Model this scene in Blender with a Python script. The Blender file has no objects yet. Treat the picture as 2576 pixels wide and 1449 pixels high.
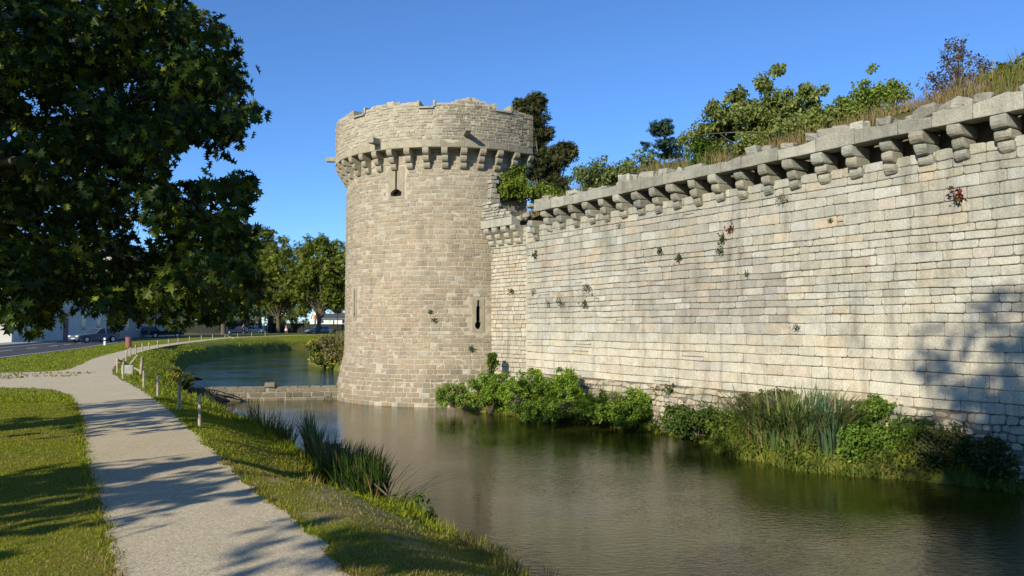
import bpy, bmesh, math, random
import numpy as np
from mathutils import Vector, Matrix, noise as mnoise

SC = bpy.context.scene
COL = SC.collection
R = math.radians

# ------------------------------------------------------------------ camera
EYE = 1.65
PITCH = math.atan(93.5 / 2006.0)
cam_d = bpy.data.cameras.new("camera")
cam_d.sensor_width = 36.0
cam_d.lens = 36.0 * 2006.0 / 2576.0
cam_d.clip_start = 0.1
cam_d.clip_end = 5000
cam = bpy.data.objects.new("camera", cam_d)
COL.objects.link(cam)
cam.location = (0, 0, EYE)
cam.rotation_euler = (math.pi / 2 + PITCH, 0, 0)
SC.camera = cam

# ------------------------------------------------------------------ light
SUN_AZ = 212.0      # clockwise from +Y, where the sun stands
SUN_EL = 25.0
world = bpy.data.worlds.new("World")
SC.world = world
world.use_nodes = True
wn = world.node_tree
wn.nodes.clear()
sky = wn.nodes.new("ShaderNodeTexSky")
sky.sky_type = 'NISHITA'
sky.sun_disc = False
sky.sun_elevation = R(SUN_EL)
sky.sun_rotation = R(SUN_AZ)
sky.altitude = 1500
sky.air_density = 1.0
sky.dust_density = 0.0
sky.ozone_density = 9.0
bg = wn.nodes.new("ShaderNodeBackground")
bg.inputs["Strength"].default_value = 0.15
wo = wn.nodes.new("ShaderNodeOutputWorld")
wn.links.new(sky.outputs[0], bg.inputs[0])
wn.links.new(bg.outputs[0], wo.inputs[0])

sun_d = bpy.data.lights.new("sun", 'SUN')
sun_d.energy = 5.0
sun_d.angle = R(0.5)
sun_d.color = (1.0, 0.935, 0.765)
sun = bpy.data.objects.new("sun", sun_d)
COL.objects.link(sun)
SUNV = Vector((math.sin(R(SUN_AZ)) * math.cos(R(SUN_EL)), math.cos(R(SUN_AZ)) * math.cos(R(SUN_EL)), math.sin(R(SUN_EL))))
sun.rotation_euler = (-SUNV).to_track_quat('-Z', 'Y').to_euler()
sun.location = SUNV * 60

SC.view_settings.view_transform = 'Standard'
SC.view_settings.look = 'None'
SC.view_settings.exposure = 0.28
SC.view_settings.gamma = 1.0
SC.cycles.max_bounces = 6
SC.cycles.transparent_max_bounces = 4
SC.cycles.caustics_reflective = False
SC.cycles.caustics_refractive = False

rng = random.Random(7)
nr = np.random.RandomState(11)

# ------------------------------------------------------------------ photo -> world helpers (working frame 2576 x 1449)
F = 2006.0
CP, SP = math.cos(PITCH), math.sin(PITCH)

def ray(xd, yd):
    a = (xd - 1288.0) / F
    b = (724.5 - yd) / F
    return Vector((a, CP - b * SP, SP + b * CP))

def at_z(xd, yd, z):
    d = ray(xd, yd)
    t = (z - EYE) / d.z
    return Vector((d.x * t, d.y * t, z))

def at_y(xd, yd, y):
    d = ray(xd, yd)
    t = y / d.y
    return Vector((d.x * t, y, EYE + d.z * t))

# ------------------------------------------------------------------ object helpers
def tag(o, label=None, cat=None, group=None, kind=None):
    if label: o["label"] = label
    if cat: o["category"] = cat
    if group: o["group"] = group
    if kind: o["kind"] = kind
    return o

def empty(name, loc=(0, 0, 0), rz=0.0, label=None, cat=None, group=None):
    o = bpy.data.objects.new(name, None)
    o.empty_display_size = 0.2
    COL.objects.link(o)
    o.location = loc
    o.rotation_euler = (0, 0, rz)
    return tag(o, label, cat, group)

def link(name, me, mat=None, parent=None, world_coords=True):
    o = bpy.data.objects.new(name, me)
    COL.objects.link(o)
    if mat is not None:
        me.materials.append(mat)
    if parent is not None:
        o.parent = parent
        if world_coords:
            o.matrix_parent_inverse = Matrix.LocRotScale(parent.location, parent.rotation_euler, None).inverted()
    return o

def mesh_np(name, V, polys, col=None, smooth=False):
    """V (n,3); polys: list of int arrays (m,k) of one size each; col (n,3)."""
    me = bpy.data.meshes.new(name)
    V = np.asarray(V, dtype=np.float32)
    me.vertices.add(len(V))
    me.vertices.foreach_set("co", V.ravel())
    loops = np.concatenate([np.asarray(p).ravel() for p in polys]).astype(np.int32)
    sizes = np.concatenate([np.full(len(p), np.asarray(p).shape[1]) for p in polys]).astype(np.int32)
    starts = np.concatenate([[0], np.cumsum(sizes)[:-1]]).astype(np.int32)
    me.loops.add(len(loops))
    me.loops.foreach_set("vertex_index", loops)
    me.polygons.add(len(sizes))
    me.polygons.foreach_set("loop_start", starts)
    me.polygons.foreach_set("loop_total", sizes)
    if smooth:
        me.polygons.foreach_set("use_smooth", np.ones(len(sizes), dtype=bool))
    me.update(calc_edges=True)
    if col is not None:
        a = me.color_attributes.new("Col", 'FLOAT_COLOR', 'POINT')
        c = np.ones((len(V), 4), dtype=np.float32)
        c[:, :3] = col
        a.data.foreach_set("color", c.ravel())
    return me

class MB:
    def __init__(s):
        s.v, s.f, s.c = [], [], []
    def add(s, verts, faces, col=(1, 1, 1)):
        b = len(s.v)
        s.v.extend([tuple(p) for p in verts])
        s.f.extend([[b + i for i in f] for f in faces])
        s.c.extend([tuple(col)] * len(verts))
    def box(s, x0, x1, y0, y1, z0, z1, col=(1, 1, 1), M=None):
        P = [(x0, y0, z0), (x1, y0, z0), (x1, y1, z0), (x0, y1, z0), (x0, y0, z1), (x1, y0, z1), (x1, y1, z1), (x0, y1, z1)]
        if M is not None:
            P = [M @ Vector(p) for p in P]
        s.add(P, [(0, 3, 2, 1), (4, 5, 6, 7), (0, 1, 5, 4), (1, 2, 6, 5), (2, 3, 7, 6), (3, 0, 4, 7)], col)
    def tube(s, pts, rads, n=8, col=(1, 1, 1), cap=True):
        pts = [Vector(p) for p in pts]
        rings = []
        up = Vector((0.13, 0.31, 0.94))
        for i, p in enumerate(pts):
            d = (pts[min(i + 1, len(pts) - 1)] - pts[max(i - 1, 0)])
            if d.length < 1e-9: d = Vector((0, 0, 1))
            d.normalize()
            a = d.cross(up)
            if a.length < 1e-3: a = d.cross(Vector((1, 0, 0)))
            a.normalize()
            b = d.cross(a)
            rings.append([p + (a * math.cos(2 * math.pi * k / n) + b * math.sin(2 * math.pi * k / n)) * rads[i] for k in range(n)])
        V = [q for r_ in rings for q in r_]
        Fc = []
        for i in range(len(pts) - 1):
            for k in range(n):
                k2 = (k + 1) % n
                Fc.append((i * n + k, i * n + k2, (i + 1) * n + k2, (i + 1) * n + k))
        if cap:
            Fc.append(tuple(range(n)))
            Fc.append(tuple(reversed([(len(pts) - 1) * n + k for k in range(n)])))
        s.add(V, Fc, col)
    def bm(s, bmh, col=(1, 1, 1), M=None):
        bmh.verts.index_update()
        vs = [(M @ v.co if M is not None else v.co.copy()) for v in bmh.verts]
        s.add(vs, [[v.index for v in f.verts] for f in bmh.faces], col)
        bmh.free()
    def mesh(s, name, smooth=False):
        me = bpy.data.meshes.new(name)
        me.from_pydata([tuple(p) for p in s.v], [], s.f)
        a = me.color_attributes.new("Col", 'FLOAT_COLOR', 'POINT')
        c = np.ones((len(s.v), 4), dtype=np.float32)
        if len(s.v):
            c[:, :3] = np.array(s.c, dtype=np.float32)
        a.data.foreach_set("color", c.ravel())
        if smooth:
            me.polygons.foreach_set("use_smooth", np.ones(len(me.polygons), dtype=bool))
        me.update()
        return me
    def build(s, name, mat, parent=None, smooth=False, world_coords=True):
        return link(name, s.mesh(name, smooth), mat, parent, world_coords)

def rounded_box(sx, sy, sz, bev=0.05, seg=2, jit=0.0, seed=0, cuts=0):
    b = bmesh.new()
    bmesh.ops.create_cube(b, size=1.0)
    for v in b.verts:
        v.co = Vector((v.co.x * sx, v.co.y * sy, v.co.z * sz))
    if bev > 0:
        bmesh.ops.bevel(b, geom=list(b.edges), offset=bev, segments=seg, profile=0.5, affect='EDGES')
    if cuts:
        bmesh.ops.subdivide_edges(b, edges=[e for e in b.edges if e.calc_length() > 0.15], cuts=cuts, use_grid_fill=True)
    if jit > 0:
        for v in b.verts:
            n = mnoise.noise_vector(v.co * 5.0 + Vector((seed * 3.7, seed * 1.3, seed * 7.1)))
            v.co += n * jit
    return b

# value noise (vectorised)
def vnoise(x, y, scale, seed=0):
    x = np.asarray(x, dtype=np.float64) / scale + seed * 17.31
    y = np.asarray(y, dtype=np.float64) / scale + seed * 5.77
    xi, yi = np.floor(x).astype(np.int64), np.floor(y).astype(np.int64)
    fx, fy = x - xi, y - yi
    fx, fy = fx * fx * (3 - 2 * fx), fy * fy * (3 - 2 * fy)
    def h(a, b):
        n = (a * 374761393 + b * 668265263 + seed * 362437) & 0x7fffffff
        n = ((n ^ (n >> 13)) * 1274126177) & 0x7fffffff
        return ((n ^ (n >> 16)) & 0xffff) / 65535.0
    return (h(xi, yi) * (1 - fx) + h(xi + 1, yi) * fx) * (1 - fy) + (h(xi, yi + 1) * (1 - fx) + h(xi + 1, yi + 1) * fx) * fy

# ------------------------------------------------------------------ materials
def new_mat(name):
    m = bpy.data.materials.new(name)
    m.use_nodes = True
    nt = m.node_tree
    nt.nodes.clear()
    return m, nt, nt.nodes, nt.links

def N(nodes, t, **kw):
    n = nodes.new(t)
    for k, v in kw.items():
        setattr(n, k, v)
    return n

def setin(n, **kw):
    for k, v in kw.items():
        n.inputs[k.replace("_", " ")].default_value = v
    return n

def mixrgb(nodes, links, fac, a, b, mode='MIX'):
    m = nodes.new("ShaderNodeMix")
    m.data_type = 'RGBA'
    m.blend_type = mode
    for sock, val in ((m.inputs[0], fac), (m.inputs[6], a), (m.inputs[7], b)):
        if hasattr(val, "is_output") or isinstance(val, bpy.types.NodeSocket):
            links.new(val, sock)
        elif isinstance(val, (int, float)):
            sock.default_value = val
        else:
            sock.default_value = tuple(val) + ((1,) if len(val) == 3 else ())
    return m.outputs[2]

def ramp(nodes, links, fac, p0, p1, c0=(0, 0, 0, 1), c1=(1, 1, 1, 1)):
    r = nodes.new("ShaderNodeValToRGB")
    r.color_ramp.elements[0].position = p0
    r.color_ramp.elements[1].position = p1
    r.color_ramp.elements[0].color = c0
    r.color_ramp.elements[1].color = c1
    links.new(fac, r.inputs[0])
    return r.outputs[0]

def noise_tex(nodes, links, vec, scale, detail=4, rough=0.55):
    n = nodes.new("ShaderNodeTexNoise")
    n.inputs["Scale"].default_value = scale
    n.inputs["Detail"].default_value = detail
    n.inputs["Roughness"].default_value = rough
    links.new(vec, n.inputs["Vector"])
    return n.outputs["Fac"]

def geom_pos(nodes):
    return nodes.new("ShaderNodeNewGeometry").outputs["Position"]

def stone_mat(name, grain=1.0, lichen=0.35, lichen_col=(0.62, 0.6, 0.54), dark=(0.15, 0.14, 0.12), bump=0.5, orange=0.0, darkamt=0.5, streak=0.0, spot=None):
    m, nt, nd, lk = new_mat(name)
    pos = geom_pos(nd)
    at = N(nd, "ShaderNodeAttribute", attribute_name="Col")
    c = at.outputs["Color"]
    n1 = noise_tex(nd, lk, pos, 30.0, 6, 0.78)
    g = ramp(nd, lk, n1, 0.32, 0.68, (0.52, 0.52, 0.52, 1), (1.4, 1.39, 1.36, 1))
    c = mixrgb(nd, lk, 0.8 * grain, c, g, 'MULTIPLY')
    n0 = noise_tex(nd, lk, pos, 3.2, 5, 0.6)
    g0 = ramp(nd, lk, n0, 0.3, 0.7, (0.82, 0.81, 0.8, 1), (1.12, 1.11, 1.1, 1))
    c = mixrgb(nd, lk, 0.9, c, g0, 'MULTIPLY')
    # dark weathering patches
    n2 = noise_tex(nd, lk, pos, 1.1, 6, 0.7)
    f2 = ramp(nd, lk, n2, 0.55, 0.72, (0, 0, 0, 1), (darkamt, darkamt, darkamt, 1))
    c = mixrgb(nd, lk, f2, c, mixrgb(nd, lk, 0.6, c, dark))
    # pale lichen spots
    n3 = noise_tex(nd, lk, pos, 9.0, 8, 0.75)
    f3 = ramp(nd, lk, n3, 0.62, 0.70, (0, 0, 0, 1), (lichen, lichen, lichen, 1))
    c = mixrgb(nd, lk, f3, c, lichen_col)
    if orange > 0:
        n4 = noise_tex(nd, lk, pos, 3.0, 7, 0.75)
        f4 = ramp(nd, lk, n4, 0.62, 0.70, (0, 0, 0, 1), (orange, orange, orange, 1))
        c = mixrgb(nd, lk, f4, c, (0.42, 0.2, 0.035))
    if streak > 0:
        mp = nd.new("ShaderNodeMapping"); mp.inputs["Scale"].default_value = (1.6, 1.6, 0.16); lk.new(pos, mp.inputs["Vector"])
        n5 = noise_tex(nd, lk, mp.outputs[0], 1.5, 5, 0.65)
        f5 = ramp(nd, lk, n5, 0.52, 0.7, (0, 0, 0, 1), (streak, streak, streak, 1))
        c = mixrgb(nd, lk, f5, c, mixrgb(nd, lk, 1.0, c, (0.52, 0.51, 0.5), 'MULTIPLY'))
    if spot:
        vd = nd.new("ShaderNodeVectorMath"); vd.operation = 'DISTANCE'; lk.new(pos, vd.inputs[0]); vd.inputs[1].default_value = spot[0]
        fs = ramp(nd, lk, vd.outputs["Value"], 0.0, 1.0, (1, 1, 1, 1), (0, 0, 0, 1))
        sc_ = nd.new("ShaderNodeMath"); sc_.operation = 'DIVIDE'; lk.new(vd.outputs["Value"], sc_.inputs[0]); sc_.inputs[1].default_value = spot[1]
        fs = ramp(nd, lk, sc_.outputs[0], 0.4, 1.0, (1, 1, 1, 1), (0, 0, 0, 1))
        n6 = noise_tex(nd, lk, pos, 5.0, 6, 0.7)
        f6 = ramp(nd, lk, n6, 0.585, 0.63)
        mlt = nd.new("ShaderNodeMath"); mlt.operation = 'MULTIPLY'; lk.new(fs, mlt.inputs[0]); lk.new(f6, mlt.inputs[1])
        c = mixrgb(nd, lk, mlt.outputs[0], c, (0.45, 0.15, 0.035))
    c = mixrgb(nd, lk, 1.0, c, (0.985, 1.0, 0.97), 'MULTIPLY')
    bs = N(nd, "ShaderNodeBsdfPrincipled")
    bs.inputs["Roughness"].default_value = 0.93
    bs.inputs["Specular IOR Level"].default_value = 0.15
    lk.new(c, bs.inputs["Base Color"])
    bp = N(nd, "ShaderNodeBump")
    bp.inputs["Strength"].default_value = bump
    bp.inputs["Distance"].default_value = 0.03
    nb = noise_tex(nd, lk, pos, 14.0, 7, 0.7)
    lk.new(nb, bp.inputs["Height"])
    lk.new(bp.outputs[0], bs.inputs["Normal"])
    o = N(nd, "ShaderNodeOutputMaterial")
    lk.new(bs.outputs[0], o.inputs[0])
    return m

def plain_mat(name, col, rough=0.7, spec=0.3, var=0.25, scale=8.0, bump=0.0, metallic=0.0):
    m, nt, nd, lk = new_mat(name)
    pos = geom_pos(nd)
    n = noise_tex(nd, lk, pos, scale, 5, 0.6)
    g = ramp(nd, lk, n, 0.3, 0.7, (1 - var, 1 - var, 1 - var, 1), (1 + var, 1 + var, 1 + var, 1))
    c = mixrgb(nd, lk, 1.0, col, g, 'MULTIPLY')
    bs = N(nd, "ShaderNodeBsdfPrincipled")
    bs.inputs["Roughness"].default_value = rough
    bs.inputs["Specular IOR Level"].default_value = spec
    bs.inputs["Metallic"].default_value = metallic
    lk.new(c, bs.inputs["Base Color"])
    if bump:
        bp = N(nd, "ShaderNodeBump")
        bp.inputs["Strength"].default_value = bump
        bp.inputs["Distance"].default_value = 0.02
        lk.new(n, bp.inputs["Height"])
        lk.new(bp.outputs[0], bs.inputs["Normal"])
    o = N(nd, "ShaderNodeOutputMaterial")
    lk.new(bs.outputs[0], o.inputs[0])
    return m

def leaf_mat(name, trans=0.25, rough=0.45, spec=0.35, tint=(1, 1, 1)):
    m, nt, nd, lk = new_mat(name)
    at = N(nd, "ShaderNodeAttribute", attribute_name="Col")
    c = mixrgb(nd, lk, 1.0, at.outputs["Color"], tint, 'MULTIPLY')
    bs = N(nd, "ShaderNodeBsdfPrincipled")
    bs.inputs["Roughness"].default_value = rough
    bs.inputs["Specular IOR Level"].default_value = spec
    lk.new(c, bs.inputs["Base Color"])
    tr = N(nd, "ShaderNodeBsdfTranslucent")
    c2 = mixrgb(nd, lk, 1.0, c, (1.25, 1.35, 0.5), 'MULTIPLY')
    lk.new(c2, tr.inputs["Color"])
    mx = N(nd, "ShaderNodeMixShader")
    mx.inputs[0].default_value = trans
    lk.new(bs.outputs[0], mx.inputs[1])
    lk.new(tr.outputs[0], mx.inputs[2])
    o = N(nd, "ShaderNodeOutputMaterial")
    lk.new(mx.outputs[0], o.inputs[0])
    return m

M_WALL = stone_mat("curtain_stone", lichen=0.35, bump=0.5, streak=0.75, darkamt=0.65, spot=((1.35, 33.1, 4.3), 1.5))
M_COPING = stone_mat("coping_stone", lichen=0.6, bump=0.8, lichen_col=(0.58, 0.57, 0.5), darkamt=0.8, streak=0.5)
M_TOWER = stone_mat("tower_stone", lichen=0.18, bump=0.45, grain=0.9, streak=0.35)
M_DRUM = stone_mat("parapet_stone", lichen=0.25, bump=0.6, orange=0.55)
M_DAM = stone_mat("weir_stone", lichen=0.15, bump=0.5)
M_MORT_WALL = plain_mat("deep_joint", (0.17, 0.145, 0.11), 0.95, 0.1)
M_MORT_TOWER = plain_mat("lime_mortar", (0.41, 0.35, 0.265), 0.95, 0.1, 0.2, 5.0)
M_DARK = plain_mat("near_black", (0.012, 0.011, 0.01), 0.95, 0.05)
M_BARK = plain_mat("bark", (0.11, 0.088, 0.062), 0.9, 0.15, 0.45, 14.0, 0.6)
M_BARK_GREY = plain_mat("grey_bark", (0.2, 0.17, 0.13), 0.9, 0.15, 0.4, 6.0, 0.5)
M_LEAF = leaf_mat("leaf", 0.3, 0.55, 0.12)
M_OAKLEAF = leaf_mat("oak_leaf", 0.25, 0.45, 0.16)
M_FARLEAF = leaf_mat("far_leaf", 0.25, 0.7, 0.06)
M_GRASS = leaf_mat("grass_blade", 0.35, 0.65, 0.08)
M_REED = leaf_mat("reed_blade", 0.2, 0.4, 0.4)
M_WOOD = plain_mat("weathered_timber", (0.34, 0.29, 0.21), 0.85, 0.15, 0.3, 9.0, 0.4)
M_WOOD_RED = plain_mat("reddened_timber", (0.2, 0.13, 0.1), 0.85, 0.15, 0.35, 9.0, 0.4)

# ------------------------------------------------------------------ moat outline and ground height
ZW_LOW, ZW_UP = -1.97, -1.52
WX0, WTH = 22.7, math.atan(0.642)
WT = Vector((-math.sin(WTH), math.cos(WTH), 0))          # along the curtain wall, away from the camera
WNRM = Vector((-math.cos(WTH), -math.sin(WTH), 0))       # out of the wall, towards the moat
W0 = Vector((WX0, 0, 0))
TC = Vector((-3.19, 41.0, 0))                            # tower centre
NEAR_SHORE = [(4.6, -8), (3.1, -2), (2.1, 3), (1.5, 5.2), (0.7, 6.9), (0.05, 8.15), (-0.45, 9.0), (-0.95, 9.95), (-1.5, 10.25), (-2.15, 11.0), (-2.75, 12.6), (-3.5, 14.3), (-4.4, 16), (-5.2, 17.4), (-6.15, 18.9), (-7.4, 21.2), (-9.6, 25.0), (-12.7, 31), (-15.6, 37.9)]
WALL_SHORE = [(-8.0, 39.1), (-4, 38), (-2.4, 35.6), (-0.78, 32.7), (1.7, 30.6), (3.83, 28.3), (4.8, 27.2), (5.8, 25.6), (6.1, 22.2), (7.1, 20.2), (8.2, 19.4), (9.5, 18.8), (10.5, 18.0), (11.4, 17.0), (12.6, 15), (16.2, 9), (20.3, 2), (26, -8)]
LOW_POLY = np.array(NEAR_SHORE + WALL_SHORE)
UP_POLY = np.array([(-15.6, 38.6), (-18.9, 45), (-22.9, 55), (-25.9, 64), (-28.3, 75), (-30, 90), (-28.5, 102), (-23, 108), (-19, 102), (-17, 88), (-16.6, 76), (-17, 67), (-12.4, 57), (-9.6, 50), (-8.5, 44), (-8.1, 39.8)])

def poly_sd(P, poly):
    P = np.asarray(P, dtype=np.float64)
    d2 = np.full(len(P), 1e18)
    ins = np.zeros(len(P), dtype=bool)
    n = len(poly)
    for i in range(n):
        a, b = poly[i], poly[(i + 1) % n]
        e = b - a
        w = P - a
        t = np.clip((w @ e) / (e @ e), 0, 1)
        dd = w - t[:, None] * e
        d2 = np.minimum(d2, (dd ** 2).sum(1))
        c1 = (a[1] > P[:, 1]) != (b[1] > P[:, 1])
        with np.errstate(divide='ignore', invalid='ignore'):
            xx = (b[0] - a[0]) * (P[:, 1] - a[1]) / (b[1] - a[1]) + a[0]
        ins ^= c1 & (P[:, 0] < xx)
    d = np.sqrt(d2)
    return np.where(ins, -d, d)

def sstep(x, a, b):
    t = np.clip((x - a) / (b - a), 0, 1)
    return t * t * (3 - 2 * t)

def ground_h(P):
    P = np.asarray(P, dtype=np.float64).reshape(-1, 2)
    wob = (vnoise(P[:, 0], P[:, 1], 0.9, 3) - 0.5) * 0.22
    out = np.zeros(len(P))
    wd = (P[:, 0] - WX0) * WNRM.x + P[:, 1] * WNRM.y          # distance in front of the curtain wall
    wallside = (wd < 3.4) & (P[:, 1] < 39)
    for poly, zw in ((LOW_POLY, ZW_LOW), (UP_POLY, ZW_UP)):
        d = poly_sd(P, poly)
        dn = d + np.where(d > 0, wob * np.clip(1.6 - np.abs(d), 0, 1), 0)
        bed = zw - 0.12 - np.clip(-d, 0, 1.2) * 0.45
        crest = -0.45
        bank = np.where(dn < 0.45, (zw - 0.12) + (crest - zw + 0.12) * np.clip(dn / 0.45, 0, 1) ** 0.6,
                        crest * (1 - sstep(dn, 0.45, 2.0)))
        if zw == ZW_LOW:
            wb = np.where(dn < 0.5, (zw - 0.12) + 0.75 * np.clip(dn / 0.5, 0, 1) ** 0.6, (zw + 0.63) + 0.5 * sstep(dn, 0.5, 2.2))
            bank = np.where(wallside, wb, bank)
        hh = np.where(d <= 0, bed, bank)
        out = np.minimum(out, hh)
    # the bed is cut down where the weir stands
    a, b = np.array((-15.5, 38.15)), np.array((-7.6, 39.45))
    e = b - a
    t = ((P - a) @ e) / (e @ e)
    dd = np.abs((P - a) @ np.array((-e[1], e[0])) / np.linalg.norm(e))
    out = np.where((t > 0) & (t < 1) & (dd < 1.0), -2.6, out)
    return out

def gh(x, y):
    return float(ground_h([(x, y)])[0])

def hit_ground(xd, yd):
    d = ray(xd, yd)
    y = 3.0
    for i in range(6000):
        y += 0.01 + y * 0.0008
        t = y / d.y
        x, z = d.x * t, EYE + d.z * t
        if i % 3 == 0 and z <= 0.001:
            if z <= gh(x, y) + 0.002:
                return Vector((x, y, gh(x, y)))
    return at_z(xd, yd, 0.0)

# ------------------------------------------------------------------ ground sheet
def wear_at(P):
    # trodden bare earth between the path and the near bank
    w = np.zeros(len(P))
    for cx, cy, rx, ry in ((-1.35, 7.6, 0.75, 1.5), (-0.75, 6.4, 0.6, 0.9), (-2.3, 9.0, 0.6, 1.0), (-1.9, 8.3, 0.5, 0.8), (0.1, 5.6, 0.6, 0.8)):
        d = ((P[:, 0] - cx) / rx) ** 2 + ((P[:, 1] - cy) / ry) ** 2
        w = np.maximum(w, np.clip(1.15 - d, 0, 0.8))
    return w * (0.2 + 0.9 * vnoise(P[:, 0], P[:, 1], 0.45, 71))
def axis(parts):
    a = []
    for x0, x1, st in parts:
        a.append(np.arange(x0, x1, st))
    a.append(np.array([parts[-1][1]]))
    return np.concatenate(a)
gx = axis([(-1500, -200, 130), (-200, -60, 14), (-60, -36, 1.0), (-36, -10, 0.55), (-10, 3, 0.22), (3, 27, 0.5), (27, 60, 4), (60, 200, 20), (200, 1500, 130)])
gy = axis([(-300, -30, 45), (-30, 0, 2.5), (0, 4, 0.5), (4, 22, 0.22), (22, 45, 0.4), (45, 115, 0.8), (115, 200, 6), (200, 500, 50), (500, 2600, 300)])
GX, GY = np.meshgrid(gx, gy)
GP = np.stack([GX.ravel(), GY.ravel()], 1)
GZ = ground_h(GP)
nx, ny = len(gx), len(gy)
idx = np.arange(nx * ny).reshape(ny, nx)
quads = np.stack([idx[:-1, :-1].ravel(), idx[:-1, 1:].ravel(), idx[1:, 1:].ravel(), idx[1:, :-1].ravel()], 1)
mg, nt, nd, lk = new_mat("turf")
pos = geom_pos(nd)
n1 = noise_tex(nd, lk, pos, 0.55, 5, 0.6)
n2 = noise_tex(nd, lk, pos, 7.0, 6, 0.7)
n3 = noise_tex(nd, lk, pos, 60.0, 4, 0.7)
c = mixrgb(nd, lk, ramp(nd, lk, n1, 0.35, 0.65), (0.175, 0.205, 0.018), (0.25, 0.245, 0.028))
c = mixrgb(nd, lk, ramp(nd, lk, n2, 0.45, 0.75, (0, 0, 0, 1), (0.7, 0.7, 0.7, 1)), c, (0.24, 0.19, 0.06))
c = mixrgb(nd, lk, 1.0, c, ramp(nd, lk, n3, 0.3, 0.7, (0.55, 0.55, 0.55, 1), (1.35, 1.35, 1.35, 1)), 'MULTIPLY')
wa = N(nd, "ShaderNodeAttribute", attribute_name="Col")
n5 = noise_tex(nd, lk, pos, 5.0, 5, 0.7)
wm_ = nd.new("ShaderNodeMath"); wm_.operation = 'MULTIPLY_ADD'; lk.new(wa.outputs["Fac"], wm_.inputs[0]); wm_.inputs[1].default_value = 0.75; lk.new(n5, wm_.inputs[2])
c = mixrgb(nd, lk, ramp(nd, lk, wm_.outputs[0], 0.85, 1.1), c, (0.33, 0.27, 0.13))
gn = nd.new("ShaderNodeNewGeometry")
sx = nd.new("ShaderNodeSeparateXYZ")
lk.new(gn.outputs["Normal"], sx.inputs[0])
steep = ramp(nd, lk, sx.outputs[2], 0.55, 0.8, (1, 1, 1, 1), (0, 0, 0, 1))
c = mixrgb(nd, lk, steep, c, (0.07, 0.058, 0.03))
bs = N(nd, "ShaderNodeBsdfPrincipled"); bs.inputs["Roughness"].default_value = 0.95; bs.inputs["Specular IOR Level"].default_value = 0.1
lk.new(c, bs.inputs["Base Color"])
bp = N(nd, "ShaderNodeBump"); bp.inputs["Strength"].default_value = 0.8; bp.inputs["Distance"].default_value = 0.04
lk.new(n3, bp.inputs["Height"]); lk.new(bp.outputs[0], bs.inputs["Normal"])
o = N(nd, "ShaderNodeOutputMaterial"); lk.new(bs.outputs[0], o.inputs[0])
M_TURF = mg
ground = link("ground", mesh_np("ground", np.column_stack([GP, GZ]), [quads], np.repeat(wear_at(GP)[:, None], 3, 1), smooth=True), M_TURF)
tag(ground, "short mown grass banks either side of the moat", "ground", kind="structure")

# ------------------------------------------------------------------ water
def water_mat(name, base, rip=0.35, rough=0.06):
    m, nt, nd, lk = new_mat(name)
    pos = geom_pos(nd)
    mp = nd.new("ShaderNodeMapping"); mp.inputs["Scale"].default_value = (1.0, 1.9, 1.0); mp.inputs["Rotation"].default_value = (0, 0, R(-12))
    lk.new(pos, mp.inputs["Vector"])
    a = noise_tex(nd, lk, mp.outputs[0], 5.5, 2, 0.5)
    b = noise_tex(nd, lk, mp.outputs[0], 13.0, 2, 0.5)
    big = noise_tex(nd, lk, pos, 0.35, 2, 0.5)
    amp = ramp(nd, lk, big, 0.35, 0.65, (0.35, 0.35, 0.35, 1), (1, 1, 1, 1))
    ad = nd.new("ShaderNodeMath"); ad.operation = 'MULTIPLY_ADD'; lk.new(b, ad.inputs[0]); ad.inputs[1].default_value = 0.5; lk.new(a, ad.inputs[2])
    ml = nd.new("ShaderNodeMath"); ml.operation = 'MULTIPLY'; lk.new(ad.outputs[0], ml.inputs[0]); lk.new(amp, ml.inputs[1])
    bp = N(nd, "ShaderNodeBump"); bp.inputs["Strength"].default_value = rip; bp.inputs["Distance"].default_value = 0.075
    lk.new(ml.outputs[0], bp.inputs["Height"])
    bs = N(nd, "ShaderNodeBsdfPrincipled")
    bs.inputs["Roughness"].default_value = rough
    bs.inputs["IOR"].default_value = 1.36
    bs.inputs["Specular Tint"].default_value = (1.0, 0.96, 0.8, 1)
    bs.inputs["Specular IOR Level"].default_value = 0.5
    nn = noise_tex(nd, lk, pos, 0.25, 4, 0.6)
    c = mixrgb(nd, lk, nn, base, tuple(x * 1.25 for x in base))
    lk.new(c, bs.inputs["Base Color"])
    lk.new(bp.outputs[0], bs.inputs["Normal"])
    o = N(nd, "ShaderNodeOutputMaterial"); lk.new(bs.outputs[0], o.inputs[0])
    return m

def offset_poly(poly, d):
    n = len(poly)
    ar = 0.5 * sum(poly[i][0] * poly[(i + 1) % n][1] - poly[(i + 1) % n][0] * poly[i][1] for i in range(n))
    sg = 1 if ar > 0 else -1
    out = []
    for i in range(n):
        a, b, c_ = poly[i - 1], poly[i], poly[(i + 1) % n]
        e1 = (b - a) / np.linalg.norm(b - a); e2 = (c_ - b) / np.linalg.norm(c_ - b)
        nn = np.array([e1[1] + e2[1], -(e1[0] + e2[0])]) * sg
        nn /= max(np.linalg.norm(nn), 1e-6)
        out.append(b + nn * d)
    return np.array(out)

def flat_poly(name, pts, z, mat, label, cat):
    me = bpy.data.meshes.new(name)
    me.from_pydata([(p[0], p[1], z) for p in pts], [], [list(range(len(pts)))])
    me.update()
    if me.polygons[0].normal.z < 0:
        me.flip_normals()
    return tag(link(name, me, mat), label, cat, kind="structure")

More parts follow.
